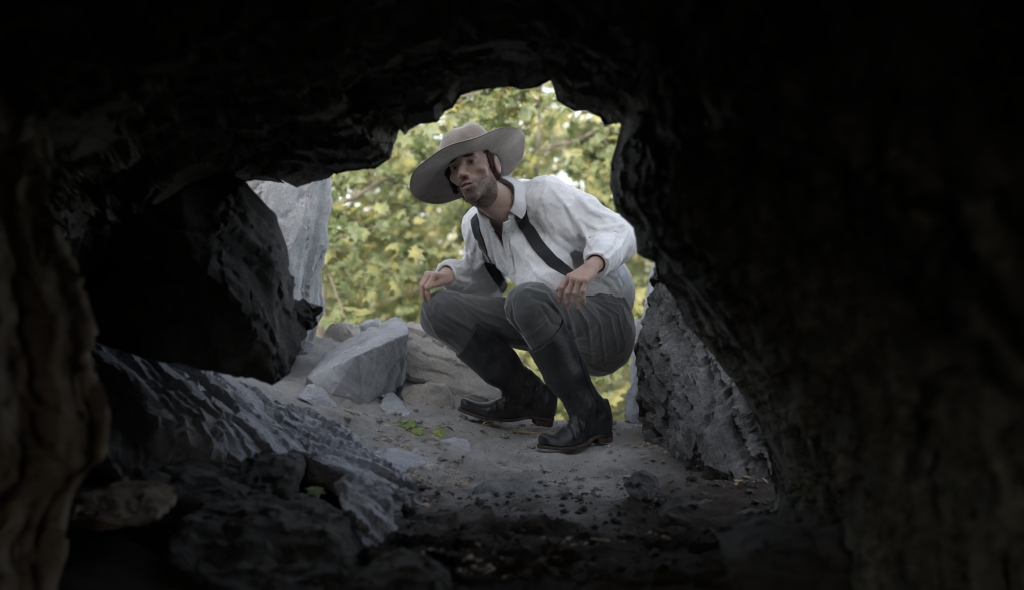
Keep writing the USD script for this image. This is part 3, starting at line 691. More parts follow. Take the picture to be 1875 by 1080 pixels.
TETS = np.array([[0, 1, 3, 7], [0, 1, 5, 7], [0, 2, 3, 7], [0, 2, 6, 7], [0, 4, 5, 7], [0, 4, 6, 7]])


def march(f, lo, hi, h):
    """Closed triangle mesh of f = 0 by marching tetrahedra."""
    ax = [np.arange(lo[k], hi[k] + h, h) for k in range(3)]
    n = [len(a) for a in ax]
    # coarse pass: only evaluate where the surface can be
    c = 4
    cx = [a[::c] for a in ax]
    G = np.stack(np.meshgrid(*cx, indexing='ij'), -1)
    cv = f(G.reshape(-1, 3)).reshape(G.shape[:3])
    near = np.abs(cv) < h * c * 2.2 + 0.02
    full = np.repeat(np.repeat(np.repeat(cv, c, 0), c, 1), c, 2)[:n[0], :n[1], :n[2]].copy()
    nf = np.repeat(np.repeat(np.repeat(near, c, 0), c, 1), c, 2)
    sh = c // 2
    nf = np.roll(nf, (-0, -0, -0), (0, 1, 2))[:n[0], :n[1], :n[2]]
    idx = np.argwhere(nf)
    pts = np.stack([ax[0][idx[:, 0]], ax[1][idx[:, 1]], ax[2][idx[:, 2]]], -1)
    val = np.concatenate([f(pts[i:i + 200000]) for i in range(0, len(pts), 200000)])
    full[nf] = np.where(np.abs(val) < 1e-7, 1e-7, val)
    ins = full < 0
    s = [ins[dx:n[0] - 1 + dx, dy:n[1] - 1 + dy, dz:n[2] - 1 + dz] for dx in (0, 1) for dy in (0, 1) for dz in (0, 1)]
    cnt = sum(x.astype(np.int8) for x in s)
    cell = np.argwhere((cnt > 0) & (cnt < 8))
    off = np.array([[dx, dy, dz] for dx in (0, 1) for dy in (0, 1) for dz in (0, 1)])
    corner = cell[:, None] + off[None]
    gid = (corner[..., 0] * n[1] + corner[..., 1]) * n[2] + corner[..., 2]
    tet = gid[:, TETS].reshape(-1, 4)
    flat = full.ravel()
    tin = flat[tet] < 0
    k = tin.sum(1)
    edges, tri_dir = [], []

    def pos(g):
        return np.stack([ax[0][g // (n[1] * n[2])], ax[1][g // n[2] % n[1]], ax[2][g % n[2]]], -1)

    tris = []
    refs = []
    for want in (1, 3):
        sel = k == want
        T, I = tet[sel], tin[sel]
        lone = np.argmax(I if want == 1 else ~I, 1)
        oth = np.array([[1, 2, 3], [0, 2, 3], [0, 1, 3], [0, 1, 2]])[lone]
        a = T[np.arange(len(T)), lone]
        b = np.take_along_axis(T, oth, 1)
        tris.append(np.stack([np.stack([a, b[:, j]], 1) for j in range(3)], 1))
        d = pos(b).mean(1) - pos(a)
        refs.append(d if want == 1 else -d)
    sel = k == 2
    T, I = tet[sel], tin[sel]
    o_ = np.argsort(~I, 1, kind='stable')
    T = np.take_along_axis(T, o_, 1)
    e = lambda i, j: np.stack([T[:, i], T[:, j]], 1)
    d = pos(T[:, 2:]).mean(1) - pos(T[:, :2]).mean(1)
    tris += [np.stack([e(0, 2), e(0, 3), e(1, 3)], 1), np.stack([e(0, 2), e(1, 3), e(1, 2)], 1)]
    refs += [d, d]
    E = np.concatenate(tris).reshape(-1, 2)
    ref = np.concatenate(refs)
    E = np.sort(E, 1)
    key = E[:, 0].astype(np.int64) * (n[0] * n[1] * n[2]) + E[:, 1]
    uq, first, inv = np.unique(key, return_index=True, return_inverse=True)
    a, b = E[first, 0], E[first, 1]
    va, vb = flat[a], flat[b]
    t = np.clip(va / (va - vb), 0.02, 0.98)[:, None]
    v = pos(a) * (1 - t) + pos(b) * t
    fc = inv.reshape(-1, 3)
    nn = np.cross(v[fc[:, 1]] - v[fc[:, 0]], v[fc[:, 2]] - v[fc[:, 0]])
    flip = np.sum(nn * ref, 1) < 0
    fc[flip] = fc[flip][:, ::-1]
    return v, fc


def trace(f, px, py, d0=4.5, d1=6.2):
    """Where the view ray through the pixel first meets the surface."""
    o_ = np.array([0, 0, CAM_H])
    dr = nrm(P(px, py, 1.0) - o_)
    t = d0
    for _ in range(80):
        s = float(f((o_ + dr * t)[None])[0])
        t += max(min(s, 0.1), -0.02) * 0.9
        if abs(s) < 3e-4 or t > d1:
            break
    return o_ + dr * t


def grad(f, p, e=2e-3):
    p = np.atleast_2d(p)
    g = np.stack([f(p + d) - f(p - d) for d in np.eye(3) * e], 1)
    return g / np.maximum(np.linalg.norm(g, axis=1, keepdims=True), 1e-9)


def folds_on(f, lines):
    """Ridges (amp > 0) and creases (amp < 0) laid on the surface f along pixel lines; returns the folded distance."""
    segs = []
    for amp, w, pts in lines:
        q = []
        for a, b in zip(pts[:-1], pts[1:]):
            n = max(2, int(math.hypot(b[0] - a[0], b[1] - a[1]) / 12))
            q += [(a[0] + (b[0] - a[0]) * i / n, a[1] + (b[1] - a[1]) * i / n) for i in range(n)]
        q.append(pts[-1])
        q3 = np.array([trace(f, *s) for s in q])
        segs.append((amp * 1.15, w * 0.75, q3))

    def g(p):
        s = f(p)
        close = np.abs(s) < 0.05
        if not close.any():
            return s
        pc = p[close]
        add = np.zeros(len(pc))
        for amp, w, q in segs:
            near = np.all((pc > q.min(0) - 3 * w) & (pc < q.max(0) + 3 * w), 1)
            if not near.any():
                continue
            pn = pc[near]
            best = np.full(len(pn), 9.0)
            tt = np.zeros(len(pn))
            for i in range(len(q) - 1):
                ab = q[i + 1] - q[i]
                t = np.clip((pn - q[i]) @ ab / max(ab @ ab, 1e-9), 0, 1)
                dd = np.linalg.norm(pn - q[i] - t[:, None] * ab, axis=1)
                m = dd < best
                best[m] = dd[m]
                tt[m] = (i + t[m]) / (len(q) - 1)
            fade = np.sin(np.pi * np.clip(0.12 + 0.76 * tt, 0, 1)) ** 0.7
            add[near] += amp * fade * np.exp(-(best / w) ** 2)
        s = s.copy()
        s[close] -= add
        return s
    return g


# ------------------------------------------------------------------ his joints (pixel and depth)
NB = P(918, 372, 5.20)
C1 = P(985, 432, 5.40)
W1 = P(1062, 530, 5.46)
SL, SR = P(1000, 372, 5.22), P(888, 420, 5.44)
EL, ER = P(1120, 440, 5.27), P(888, 515, 5.60)
WL, WR = P(1092, 482, 5.04), P(818, 504, 5.36)
HL, HR = P(1098, 605, 5.38), P(1035, 600, 5.56)
KL, KR = P(972, 562, 5.03), P(812, 576, 5.30)
AL, AR = P(1068, 742, 5.10), P(962, 712, 5.42)
FWD = nrm([-0.72, -0.66, 0.0])

M_skin = mat('skin', {'a': ('attribute', {'attribute': 'tint'}), 'g': ('geometry', {}), 'n': ('noise_texture', {'scale': 220.0, 'detail': 3.0}),
    'b': ('bump', {'strength': 0.25, 'distance': 0.0015}),
    'p': ('principled_bsdf', {'roughness': 0.5, 'subsurface_weight': 0.06, 'subsurface_scale': 0.006, 'specular_ior_level': 0.4})},
    [('a.color', 'p.base_color'), ('g.position', 'n.vector'), ('n.fac', 'b.height'), ('b.normal', 'p.normal')])


def cloth(name, c1, c2, weave=900.0, bump=0.35, rough=0.9, sheen=0.3, blot=5.0):
    return mat(name, {'g': ('geometry', {}), 'n': ('noise_texture', {'scale': blot, 'detail': 6.0, 'roughness': 0.65}), 'w': ('noise_texture', {'scale': weave, 'detail': 2.0}),
        'w2': ('noise_texture', {'scale': 60.0, 'detail': 4.0, 'roughness': 0.6}), 'h': ('math', {'math_type': 'multiply_add', 'value2': 0.25}),
        'r': ('rgb_ramp', {'ramp': [(0.35, c1), (0.65, c2)]}), 'b': ('bump', {'strength': bump, 'distance': 0.007}),
        'p': ('principled_bsdf', {'roughness': rough, 'sheen_weight': sheen, 'sheen_roughness': 0.5, 'specular_ior_level': 0.15})},
        [('g.position', 'n.vector'), ('g.position', 'w.vector'), ('g.position', 'w2.vector'), ('n.fac', 'r.fac'), ('r.color', 'p.base_color'), ('w.fac', 'h.value1'), ('w2.fac', 'h.value3'), ('h.value', 'b.height'), ('b.normal', 'p.normal')])


M_shirt = cloth('shirt_linen', (0.50, 0.508, 0.522), (0.59, 0.596, 0.606), blot=7.0)
M_trousers = cloth('trouser_wool', (0.034, 0.036, 0.037), (0.068, 0.071, 0.071), sheen=0.4)
M_strap = cloth('suspender_webbing', (0.010, 0.010, 0.012), (0.02, 0.02, 0.023))
M_felt = cloth('hat_felt', (0.102, 0.084, 0.069), (0.175, 0.146, 0.121), weave=350, bump=0.3, sheen=0.5, blot=14)
M_leather = mat('boot_leather', {'g': ('geometry', {}), 'n': ('noise_texture', {'scale': 18.0, 'detail': 6.0, 'roughness': 0.65}), 'r': ('rgb_ramp', {'ramp': [(0.35, (0.004, 0.004, 0.005)), (0.58, (0.011, 0.0115, 0.013)), (0.75, (0.05, 0.048, 0.045))]}),
    'rr': ('map_range', {'from_min': 0.3, 'from_max': 0.7, 'to_min': 0.32, 'to_max': 0.6}), 'n2': ('noise_texture', {'scale': 120.0, 'detail': 3.0}), 'b': ('bump', {'strength': 0.3, 'distance': 0.003}), 'p': ('principled_bsdf', {'specular_ior_level': 0.38})},
    [('g.position', 'n.vector'), ('g.position', 'n2.vector'), ('n.fac', 'r.fac'), ('r.color', 'p.base_color'), ('n.fac', 'rr.value'), ('rr.result', 'p.roughness'), ('n2.fac', 'b.height'), ('b.normal', 'p.normal')])
M_sole = cloth('boot_sole', (0.025, 0.021, 0.018), (0.07, 0.058, 0.05), blot=25, sheen=0)
M_hair = cloth('hair', (0.018, 0.013, 0.010), (0.05, 0.038, 0.028), weave=300, rough=0.6, sheen=0)
M_eye = mat('eye', {'p': ('principled_bsdf', {'base_color': (0.72, 0.70, 0.67), 'roughness': 0.08})}, [])
M_iris = mat('iris', {'p': ('principled_bsdf', {'base_color': (0.022, 0.018, 0.015), 'roughness': 0.1})}, [])
M_bone = mat('button_bone', {'p': ('principled_bsdf', {'base_color': (0.45, 0.42, 0.37), 'roughness': 0.4})}, [])

man = thing('person', np.array([0.36, 5.3, 0.02]), 'man in a wide felt hat, white shirt and black suspenders squatting in tall boots', 'person')

# ------------------------------------------------------------------ head
HS = 1.06
HC = P(866, 309, 5.08)
hf = nrm([-math.sin(math.radians(23)), -math.cos(math.radians(23)), 0.06])
hu = np.array([-0.30, 0.0, 0.95])
hu = nrm(hu - hf * (hu @ hf))
hl = np.cross(hu, hf)                     # his left, to the right in the picture
if hl[0] < 0:
    hl = -hl
HR3 = np.stack([hl, hf, hu])             # world -> (l, f, u)


hn = nrm(np.array([-0.36 * 0.92, 0.31, 0.93 * 0.92]))
HATC = P(858, 304, 5.10)


def to_head(p):
    return (p - HC) @ HR3.T / HS


def from_head(q):
    return HC + (np.asarray(q, float) * HS) @ HR3


def head_sdf(p):
    q = to_head(p)
    s = q.copy()
    s[:, 0] = np.abs(s[:, 0])
    d = ell(q, (0, -0.014, 0.034), (0.075, 0.096, 0.090))
    d = smin(d, ell(q, (0, 0.028, -0.02), (0.057, 0.060, 0.074)), 0.03)
    d = smin(d, rc(s, (0.0, 0.066, -0.104), (0.008, 0.064, -0.104), 0.015, 0.014), 0.024)      # chin
    d = smin(d, rc(s, (0.010, 0.060, -0.102), (0.050, -0.005, -0.058), 0.012, 0.015), 0.024)   # jaw
    d = smin(d, ell(s, (0.044, 0.056, -0.028), (0.021, 0.022, 0.016)), 0.022)                  # cheek bone
    d = smax(d, -ell(s, (0.050, 0.075, -0.062), (0.015, 0.016, 0.024)), 0.03)                  # hollow cheek
    d = smin(d, rc(s, (0.006, 0.082, 0.020), (0.042, 0.070, 0.021), 0.011, 0.009), 0.014)      # brow
    d = smax(d, -ell(s, (0.031, 0.096, 0.000), (0.018, 0.017, 0.012)), 0.012)                  # socket
    d = smin(d, ell(s, (0.031, 0.0745, -0.0005), (0.0155, 0.0125, 0.0125)), 0.004)             # lids
    d = smax(d, -ell(s, (0.031, 0.092, -0.0012), (0.0122, 0.012, 0.0062)), 0.002)              # eye slit
    d = smin(d, rc(q, (0, 0.083, 0.010), (0, 0.108, -0.034), 0.0075, 0.0105), 0.013)           # nose
    d = smin(d, ell(s, (0.0125, 0.097, -0.039), (0.0085, 0.011, 0.008)), 0.008)
    d = smax(d, -ell(s, (0.0070, 0.104, -0.0475), (0.0042, 0.006, 0.004)), 0.003)              # nostril
    d = smin(d, ell(q, (0, 0.076, -0.072), (0.030, 0.018, 0.024)), 0.018)                      # mouth mound
    d = smin(d, rc(s, (0, 0.0945, -0.0645), (0.022, 0.083, -0.0685), 0.0050, 0.0022), 0.006)   # upper lip
    d = smin(d, rc(s, (0, 0.0925, -0.0800), (0.019, 0.083, -0.0755), 0.0062, 0.0026), 0.006)   # lower lip
    d = smax(d, -rc(s, (0, 0.0990, -0.0706), (0.018, 0.0885, -0.0716), 0.0052, 0.0020), 0.002) # open mouth
    ear = ell(s - np.array([0.081, -0.014, -0.010]), (0, 0, 0), (0.0085, 0.020, 0.033))
    ear = smax(ear, -ell(s - np.array([0.090, -0.010, -0.006]), (0, 0, 0), (0.007, 0.011, 0.019)), 0.004)
    d = smin(d, ear, 0.009)
    d = smax(d, ((p - HATC) @ hn - 0.075) / HS, 0.02)
    return d * HS


NECK_T = from_head((0, -0.018, -0.07))


def torso_in(p):
    d = rc(p, NECK_T, NB + np.array([0.02, 0.03, -0.02]), 0.060, 0.064)
    d = smin(d, rc(p, SL, SR, 0.060, 0.058), 0.05)
    d = smin(d, rc(p, C1 + 0.02 * FWD, W1, 0.115, 0.11), 0.08)
    d = smin(d, ell(p, (SL + SR) / 2 * 0.45 + C1 * 0.55, (0.16, 0.13, 0.15)), 0.05)
    return d


# ------------------------------------------------------------------ hands
def hand_sdf(W, u, n, side, curls, spread=0.16, thumb=None, scale=1.0):
    """Right-angled frame: u along the fingers, n out of the back of the hand, side towards the thumb."""
    u = nrm(u)
    n = nrm(n - u * (n @ u))
    s = np.cross(u, n)
    if s @ side < 0:
        s = -s
    kn = [(0.030, 0.088), (0.0095, 0.093), (-0.0115, 0.089), (-0.031, 0.080)]
    ln = [(0.043, 0.026, 0.021), (0.047, 0.030, 0.022), (0.043, 0.028, 0.021), (0.034, 0.021, 0.019)]
    rr = [0.0093, 0.0095, 0.0090, 0.0080]
    prim = []
    tips = []
    for i in range(4):
        k = W + scale * (s * kn[i][0] + u * kn[i][1] + n * (0.004 - 0.05 * abs(kn[i][0] - 0.005) ** 1.2))
        a0 = (1.5 - i) * spread * 0.55
        d = nrm(u * math.cos(a0) + s * math.sin(a0))
        prim.append((W + scale * (s * kn[i][0] * 0.55 + u * 0.02), k, 0.0125 * scale, (rr[i] + 0.0022) * scale, 0))
        p0, ang = k, 0.0
        for j in range(3):
            ang += curls[i][j]
            dd = d * math.cos(ang) - n * math.sin(ang)
            p1 = p0 + dd * ln[i][j] * scale
            r0 = rr[i] * (1.06 - 0.09 * j) * scale
            prim.append((p0, p1, r0, r0 * 0.9, 1 + i))
            p0 = p1
        tips.append((p0, dd, rr[i] * scale))
    t0 = W + scale * (s * 0.026 + u * 0.022 - n * 0.010)
    th = thumb or (0.75, 0.25, 0.35)
    td = nrm(u * math.cos(th[0]) + s * math.sin(th[0]) - n * th[1])
    t1 = t0 + td * 0.044 * scale
    td2 = nrm(td * math.cos(th[2]) + (u * 0.8 - n * 0.4) * math.sin(th[2]))
    t2 = t1 + td2 * 0.033 * scale
    td3 = nrm(td2 + 0.35 * (u * 0.8 - n * 0.5))
    t3 = t2 + td3 * 0.025 * scale
    prim += [(t0, t1, 0.0155 * scale, 0.012 * scale, 0), (t1, t2, 0.0112 * scale, 0.0102 * scale, 9), (t2, t3, 0.0102 * scale, 0.0088 * scale, 9)]

    def f(p):
        palm = np.full(len(p), 9.0)
        for a, b, ra, rb, g in prim:
            if g == 0:
                palm = smin(palm, rc(p, a, b, ra, rb), 0.010 * scale)
        q = (p - (W + scale * (u * 0.05 - n * 0.006)))
        palm = smin(palm, ell(np.stack([q @ s, q @ u, q @ n], 1), (0, 0, 0), (0.036 * scale, 0.046 * scale, 0.0135 * scale)), 0.012 * scale)
        d = palm
        for g in (1, 2, 3, 4, 9):
            fd = np.full(len(p), 9.0)
            for a, b, ra, rb, gg in prim:
                if gg == g:
                    fd = smin(fd, rc(p, a, b, ra, rb), 0.003 * scale)
            for a, b, ra, rb, gg in prim:      # knuckle knobs
                if gg == g:
                    fd = smin(fd, np.linalg.norm(p - a - n * 0.0012, axis=1) - ra * 1.06, 0.003)
            d = smin(d, fd, 0.006 * scale)
        return d
    f.tips = tips
    f.axes = (u, n, s)
    return f


LH_W = P(1086, 488, 5.00)
hand_l = hand_sdf(LH_W, np.array([-0.62, -0.55, -0.52]), np.array([-0.25, -0.62, 0.74]), np.array([-1.0, 0.5, 0.2]),
                  [(0.55, 0.55, 0.25), (0.75, 0.45, 0.25), (0.80, 0.50, 0.3), (0.75, 0.5, 0.3)], spread=0.26, thumb=(0.55, 0.35, 0.1), scale=1.06)
RH_W = P(826, 507, 5.34)
hand_r = hand_sdf(RH_W, np.array([-0.80, -0.55, 0.02]), np.array([-0.10, -0.25, 0.95]), np.array([0.3, -1.0, -0.2]),
                  [(0.95, 0.75, 0.3), (1.0, 0.75, 0.35), (1.05, 0.8, 0.35), (1.1, 0.8, 0.4)], spread=0.12, thumb=(0.16, 0.22, 0.25), scale=1.04)


def arm_in(p):
    d = rc(p, SL, EL, 0.052, 0.042)
    d = np.minimum(d, rc(p, EL, WL, 0.043, 0.029))
    d = np.minimum(d, rc(p, SR, ER, 0.052, 0.042))
    d = np.minimum(d, rc(p, ER, WR, 0.043, 0.029))
    d = np.minimum(d, rc(p, WL, LH_W + 0.012 * hand_l.axes[0], 0.029, 0.024))
    d = np.minimum(d, rc(p, WR, RH_W + 0.012 * hand_r.axes[0], 0.029, 0.024))
    return d


def body_sdf(p):
    d = smin(head_sdf(p), torso_in(p), 0.018)
    d = smin(d, arm_in(p), 0.02)
    d = smin(d, hand_l(p), 0.012)
    d = smin(d, hand_r(p), 0.012)
    return d


def box_around(pts, pad):
    pts = np.atleast_2d(pts)
    return pts.min(0) - pad, pts.max(0) + pad


def manifold_of(v, f):
    return manifold3d.Manifold(manifold3d.Mesh(v.astype(np.float32), f.astype(np.uint32)))


def cut_parts():
    """Fine marching for head and hands, coarse for what the clothes cover, joined into one surface."""
    head = lambda p: smax(smin(head_sdf(p), torso_in(p), 0.018), NB[2] - 0.06 - p[:, 2], 0.004)
    lo, hi = HC - np.array([0.13, 0.15, 0.2]), HC + np.array([0.16, 0.15, 0.16])
    out = [march(lambda p: smax(head(p), np.max(np.abs(p - (lo + hi) / 2) - (hi - lo) / 2 + 0.008, 1), 0.002), lo, hi, 0.0028)]
    for h_, W_, a in ((hand_l, LH_W, WL), (hand_r, RH_W, WR)):
        lo, hi = box_around([W_, a] + [t[0] for t in h_.tips], 0.045)
        out.append(march(lambda p: smax(smin(h_(p), arm_in(p), 0.014), np.max(np.abs(p - (lo + hi) / 2) - (hi - lo) / 2 + 0.006, 1), 0.002), lo, hi, 0.0022))
    inner = lambda p: smin(torso_in(p), arm_in(p), 0.03)
    lo, hi = box_around([NB, W1, SL, SR, EL, ER, WL, WR], 0.17)
    out.append(march(lambda p: inner(p) + 0.0015, lo, hi, 0.009))
    return out


pieces = cut_parts()
try:
    body_m = manifold3d.Manifold.batch_boolean([manifold_of(*q) for q in pieces], manifold3d.OpType.Add)
    if body_m.status() != manifold3d.Error.NoError or body_m.is_empty():
        raise ValueError(str(body_m.status()))
    me = body_m.to_mesh()
    bv_, bf_ = np.array(me.vert_properties[:, :3], float), np.array(me.tri_verts)
except Exception as e:
    print('body union failed', e)
    bv_, bf_ = join(pieces)

# skin colours: lips, stubble, brows, redder nose, ears and knuckles; painted brim shade last
q = to_head(bv_)
sx = np.abs(q[:, 0])
col = np.tile([0.30, 0.205, 0.165], (len(bv_), 1))
near_head = np.linalg.norm(q, axis=1) < 0.22
gr = noise(bv_ * 700, 3)
gr2 = fbm(bv_ * 60, 3, 8)


def blend(c, w):
    global col
    col = col * (1 - w[:, None]) + np.asarray(c) * w[:, None]


def blob(c, r):
    d = np.linalg.norm((np.c_[sx, q[:, 1:]] - np.asarray(c)) / np.asarray(r), axis=1)
    return np.clip(1.5 - d, 0, 1) * near_head


blend((0.30, 0.18, 0.145), 0.3 * blob((0, 0.10, -0.035), (0.02, 0.03, 0.015)))
blend((0.31, 0.19, 0.15), 0.0 * blob((0.045, 0.06, -0.035), (0.018, 0.03, 0.018)))
blend((0.29, 0.155, 0.125), 0.5 * blob((0.085, -0.01, -0.01), (0.015, 0.03, 0.04)))
beard = sstep(-0.045, -0.066, q[:, 2] - 0.25 * np.maximum(sx - 0.03, 0)) * sstep(-0.145, -0.12, q[:, 2]) * (q[:, 1] > -0.03) * near_head
beard = np.maximum(beard, blob((0.0, 0.095, -0.056), (0.026, 0.02, 0.006)) * 0.9)
beard *= 1 - 0.8 * blob((0.058, 0.06, -0.055), (0.02, 0.03, 0.016))
blend((0.045, 0.034, 0.026), beard * np.clip(0.72 + 0.9 * (gr - 0.5) + 0.9 * (gr2 - 0.5), 0, 0.95))
lips = np.maximum(blob((0, 0.095, -0.0645), (0.020, 0.016, 0.0045)), blob((0, 0.095, -0.0785), (0.017, 0.016, 0.0055)))
blend((0.25, 0.125, 0.105), 0.75 * np.clip(lips * 1.5, 0, 1))
blend((0.03, 0.012, 0.01), np.clip(blob((0, 0.088, -0.0710), (0.018, 0.008, 0.0026)) * 2, 0, 1) * (q[:, 1] < 0.0965))
blend((0.05, 0.036, 0.026), 0.85 * np.clip(blob((0.029, 0.085, 0.0225), (0.017, 0.02, 0.0042)) * 1.5, 0, 1))
blend((0.22, 0.12, 0.095), 0.55 * blob((0.031, 0.08, -0.001), (0.017, 0.012, 0.008)))
for h_ in (hand_l, hand_r):
    W_ = LH_W if h_ is hand_l else RH_W
    dk = np.linalg.norm(bv_ - W_ - 0.085 * h_.axes[0], axis=1)
    blend((0.33, 0.20, 0.16), 0.35 * np.clip(1.6 - dk / 0.05, 0, 1))
    for tp, dd, r_ in h_.tips:
        blend((0.35, 0.19, 0.155), 0.6 * np.clip(1.7 - np.linalg.norm(bv_ - tp, axis=1) / 0.014, 0, 1))
col = col * np.where(near_head & (q[:, 2] > -0.14), 0.82, 1.0)[:, None]      # shade of the hat brim painted into the face colour
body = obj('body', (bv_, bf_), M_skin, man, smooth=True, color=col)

for s_ in (-1, 1):
    c = from_head((s_ * 0.031, 0.0705, -0.0008))
    ball = trimesh.creation.icosphere(3, 0.0142 * HS)
    eye = obj('eye', (ball.vertices + c, ball.faces), M_eye, man, smooth=True)
    gaze = nrm(hf + 0.10 * hl * 1 + np.array([0.02, 0, 0.02]))
    ir = trimesh.creation.icosphere(3, 0.0066 * HS)
    obj('iris', (ir.vertices @ (np.eye(3) - 0.6 * np.outer(gaze, gaze)) + c + gaze * 0.0124 * HS, ir.faces), M_iris, eye, smooth=True)

# nails
for h_ in (hand_l, hand_r):
    pass


# hair: a cap with temple locks, ragged below the hat
def hair_sdf(p):
    q = to_head(p)
    s = q.copy()
    s[:, 0] = np.abs(s[:, 0])
    d = ell(q, (0, -0.024, 0.032), (0.0765, 0.098, 0.094))
    d = smax(d, -(ell(q, (0, 0.095, -0.03), (0.074, 0.080, 0.100))), 0.008)
    d = smax(d, -(ell(s, (0.084, -0.012, -0.012), (0.022, 0.024, 0.036))), 0.004)
    d = smax(d, -0.052 - q[:, 2] + 0.0 * q[:, 1], 0.01)
    lock = rc(q, (-0.066, 0.036, 0.03), (-0.072, 0.030, -0.040), 0.013, 0.006)
    lock = smin(lock, rc(q, (-0.073, 0.012, 0.02), (-0.078, 0.006, -0.058), 0.014, 0.006), 0.01)
    lock = smin(lock, rc(q, (0.068, 0.022, 0.035), (0.0715, 0.010, -0.018), 0.008, 0.004), 0.008)
    lock = smin(lock, rc(q, (0.055, -0.06, -0.01), (0.053, -0.062, -0.040), 0.016, 0.010), 0.012)
    lock = smin(lock, rc(q, (-0.060, -0.04, -0.01), (-0.062, -0.045, -0.075), 0.022, 0.012), 0.015)
    d = smin(d, lock, 0.012)
    tex = strata(q, (0.15, 0.2, -1), 70, 30.0, 260.0)
    d = smax(d - 0.011 * (tex - 0.45), ((p - HATC) @ hn - 0.06) / HS, 0.01)
    return d * HS


lo, hi = HC - 0.15, HC + 0.15
obj('hair', march(hair_sdf, lo, hi, 0.0032), M_hair, man, smooth=True, label='dark tousled hair showing at the temples under the hat')

def strands(name, roots, dirs, length, width, mat_, parent, curl=0.25, seed=0, label=None):
    r = np.random.default_rng(seed)
    n = len(roots)
    L = length * (0.6 + 0.7 * r.random(n))
    d2 = dirs + curl * r.normal(size=(n, 3))
    d2 /= np.linalg.norm(d2, axis=1, keepdims=True)
    d3 = d2 + curl * r.normal(size=(n, 3)) + np.array([0, 0, -0.25])
    d3 /= np.linalg.norm(d3, axis=1, keepdims=True)
    p1 = roots + d2 * (L * 0.5)[:, None]
    p2 = p1 + d3 * (L * 0.5)[:, None]
    pts = np.stack([roots, p1, p2], 1).reshape(-1, 3)
    path = numbered(str(parent.GetPath()) + '/' + name)
    cu = UsdGeom.BasisCurves.Define(stage, path)
    cu.CreateTypeAttr('linear')
    cu.CreatePointsAttr(Vt.Vec3fArray.FromNumpy((pts - BASE[str(parent.GetPath())]).astype(np.float32)))
    cu.CreateCurveVertexCountsAttr(Vt.IntArray.FromNumpy(np.full(n, 3, np.int32)))
    cu.CreateWidthsAttr(Vt.FloatArray.FromNumpy(np.tile(np.array([width, width * 0.8, width * 0.3], np.float32), n)))
    cu.SetWidthsInterpolation('vertex')
    UsdShade.MaterialBindingAPI.Apply(cu.GetPrim()).Bind(mat_)
    return tag(cu.GetPrim(), label)


M_strand = mat('hair_strand', {'p': ('principled_bsdf', {'base_color': (0.035, 0.025, 0.018), 'roughness': 0.5})}, [])
nb = vnormals(bv_, bf_)
r5 = np.random.default_rng(55)
bi = np.nonzero(beard > 0.25)[0]
bi = r5.choice(bi, min(len(bi), 1500), replace=False)
strands('beard', bv_[bi], nb[bi] * 0.6 - hu * 0.7 + hf * 0.1, 0.0060, 0.0007, M_strand, man, 0.35, 1, label='short dark stubble beard')
brow_w = blob((0.029, 0.085, 0.0225), (0.017, 0.02, 0.0042))
for s_ in (-1, 1):
    ei = np.nonzero((brow_w > 0.55) & (q[:, 0] * s_ > 0))[0]
    ei = r5.choice(ei, min(len(ei), 110), replace=False)
    strands('eyebrow', bv_[ei], nb[ei] * 0.35 + hl * s_ * 0.9 + hu * 0.1, 0.008, 0.0006, M_strand, man, 0.2, 2 + s_)
hp = stage.GetPrimAtPath(str(man.GetPath()) + '/hair')
hv = np.array(UsdGeom.Mesh(hp).GetPointsAttr().Get(), float) + BASE[str(man.GetPath())]
hq = to_head(hv)
hi_ = np.nonzero(hq[:, 2] < 0.07)[0]
hi_ = r5.choice(hi_, min(len(hi_), 1700), replace=False)
hd_ = hv[hi_] - HC
hd_ /= np.linalg.norm(hd_, axis=1, keepdims=True)
strands('hair_strands', hv[hi_], hd_ * 0.35 - hu * 0.9 - hf * 0.25, 0.020, 0.0009, M_strand, man, 0.3, 3)

# ------------------------------------------------------------------ hat
ha = np.cross(hn, [0, 1, 0]) * -1
ha = nrm(np.array([0.93, 0, 0.36]) - hn * (np.array([0.93, 0, 0.36]) @ hn))       # along the long axis, to the right
hb = np.cross(hn, ha)                                                          # in the plane
if hb[1] > 0:
    hb = -hb                                                                    # towards the camera
TH = np.linspace(0, 2 * np.pi, 97)[:-1]


def brim(r, th):
    t = np.clip((r - 0.095) / 0.122, 0, 1.2)
    right = np.clip(np.cos(th), 0, 1) ** 2
    left = np.clip(-np.cos(th), 0, 1) ** 2
    frontw = np.clip(np.sin(th), 0, 1)
    back = np.clip(-np.sin(th), 0, 1)
    z = -0.012 * left * t ** 1.6 + 0.030 * right * t ** 2.0 - 0.030 * back * t ** 1.5 + 0.004 * frontw * t + 0.006 * np.sin(3 * th + 0.7) * t ** 2 + 0.003 * np.sin(7 * th + 2) * t ** 2
    rr = r * (1 + 0.035 * np.cos(2 * th))
    return HATC + np.outer(rr * np.cos(th), ha) + np.outer(rr * np.sin(th), hb) + np.outer(z, hn)


def ring_mesh(rings, close=True):
    n = len(rings[0])
    v = np.vstack(rings)
    f = []
    for i in range(len(rings) - (0 if close else 1)):
        j = (i + 1) % len(rings)
        a = np.arange(n)
        b = (a + 1) % n
        f += [np.c_[i * n + a, i * n + b, j * n + b], np.c_[i * n + a, j * n + b, j * n + a]]
    return v, np.vstack(f)


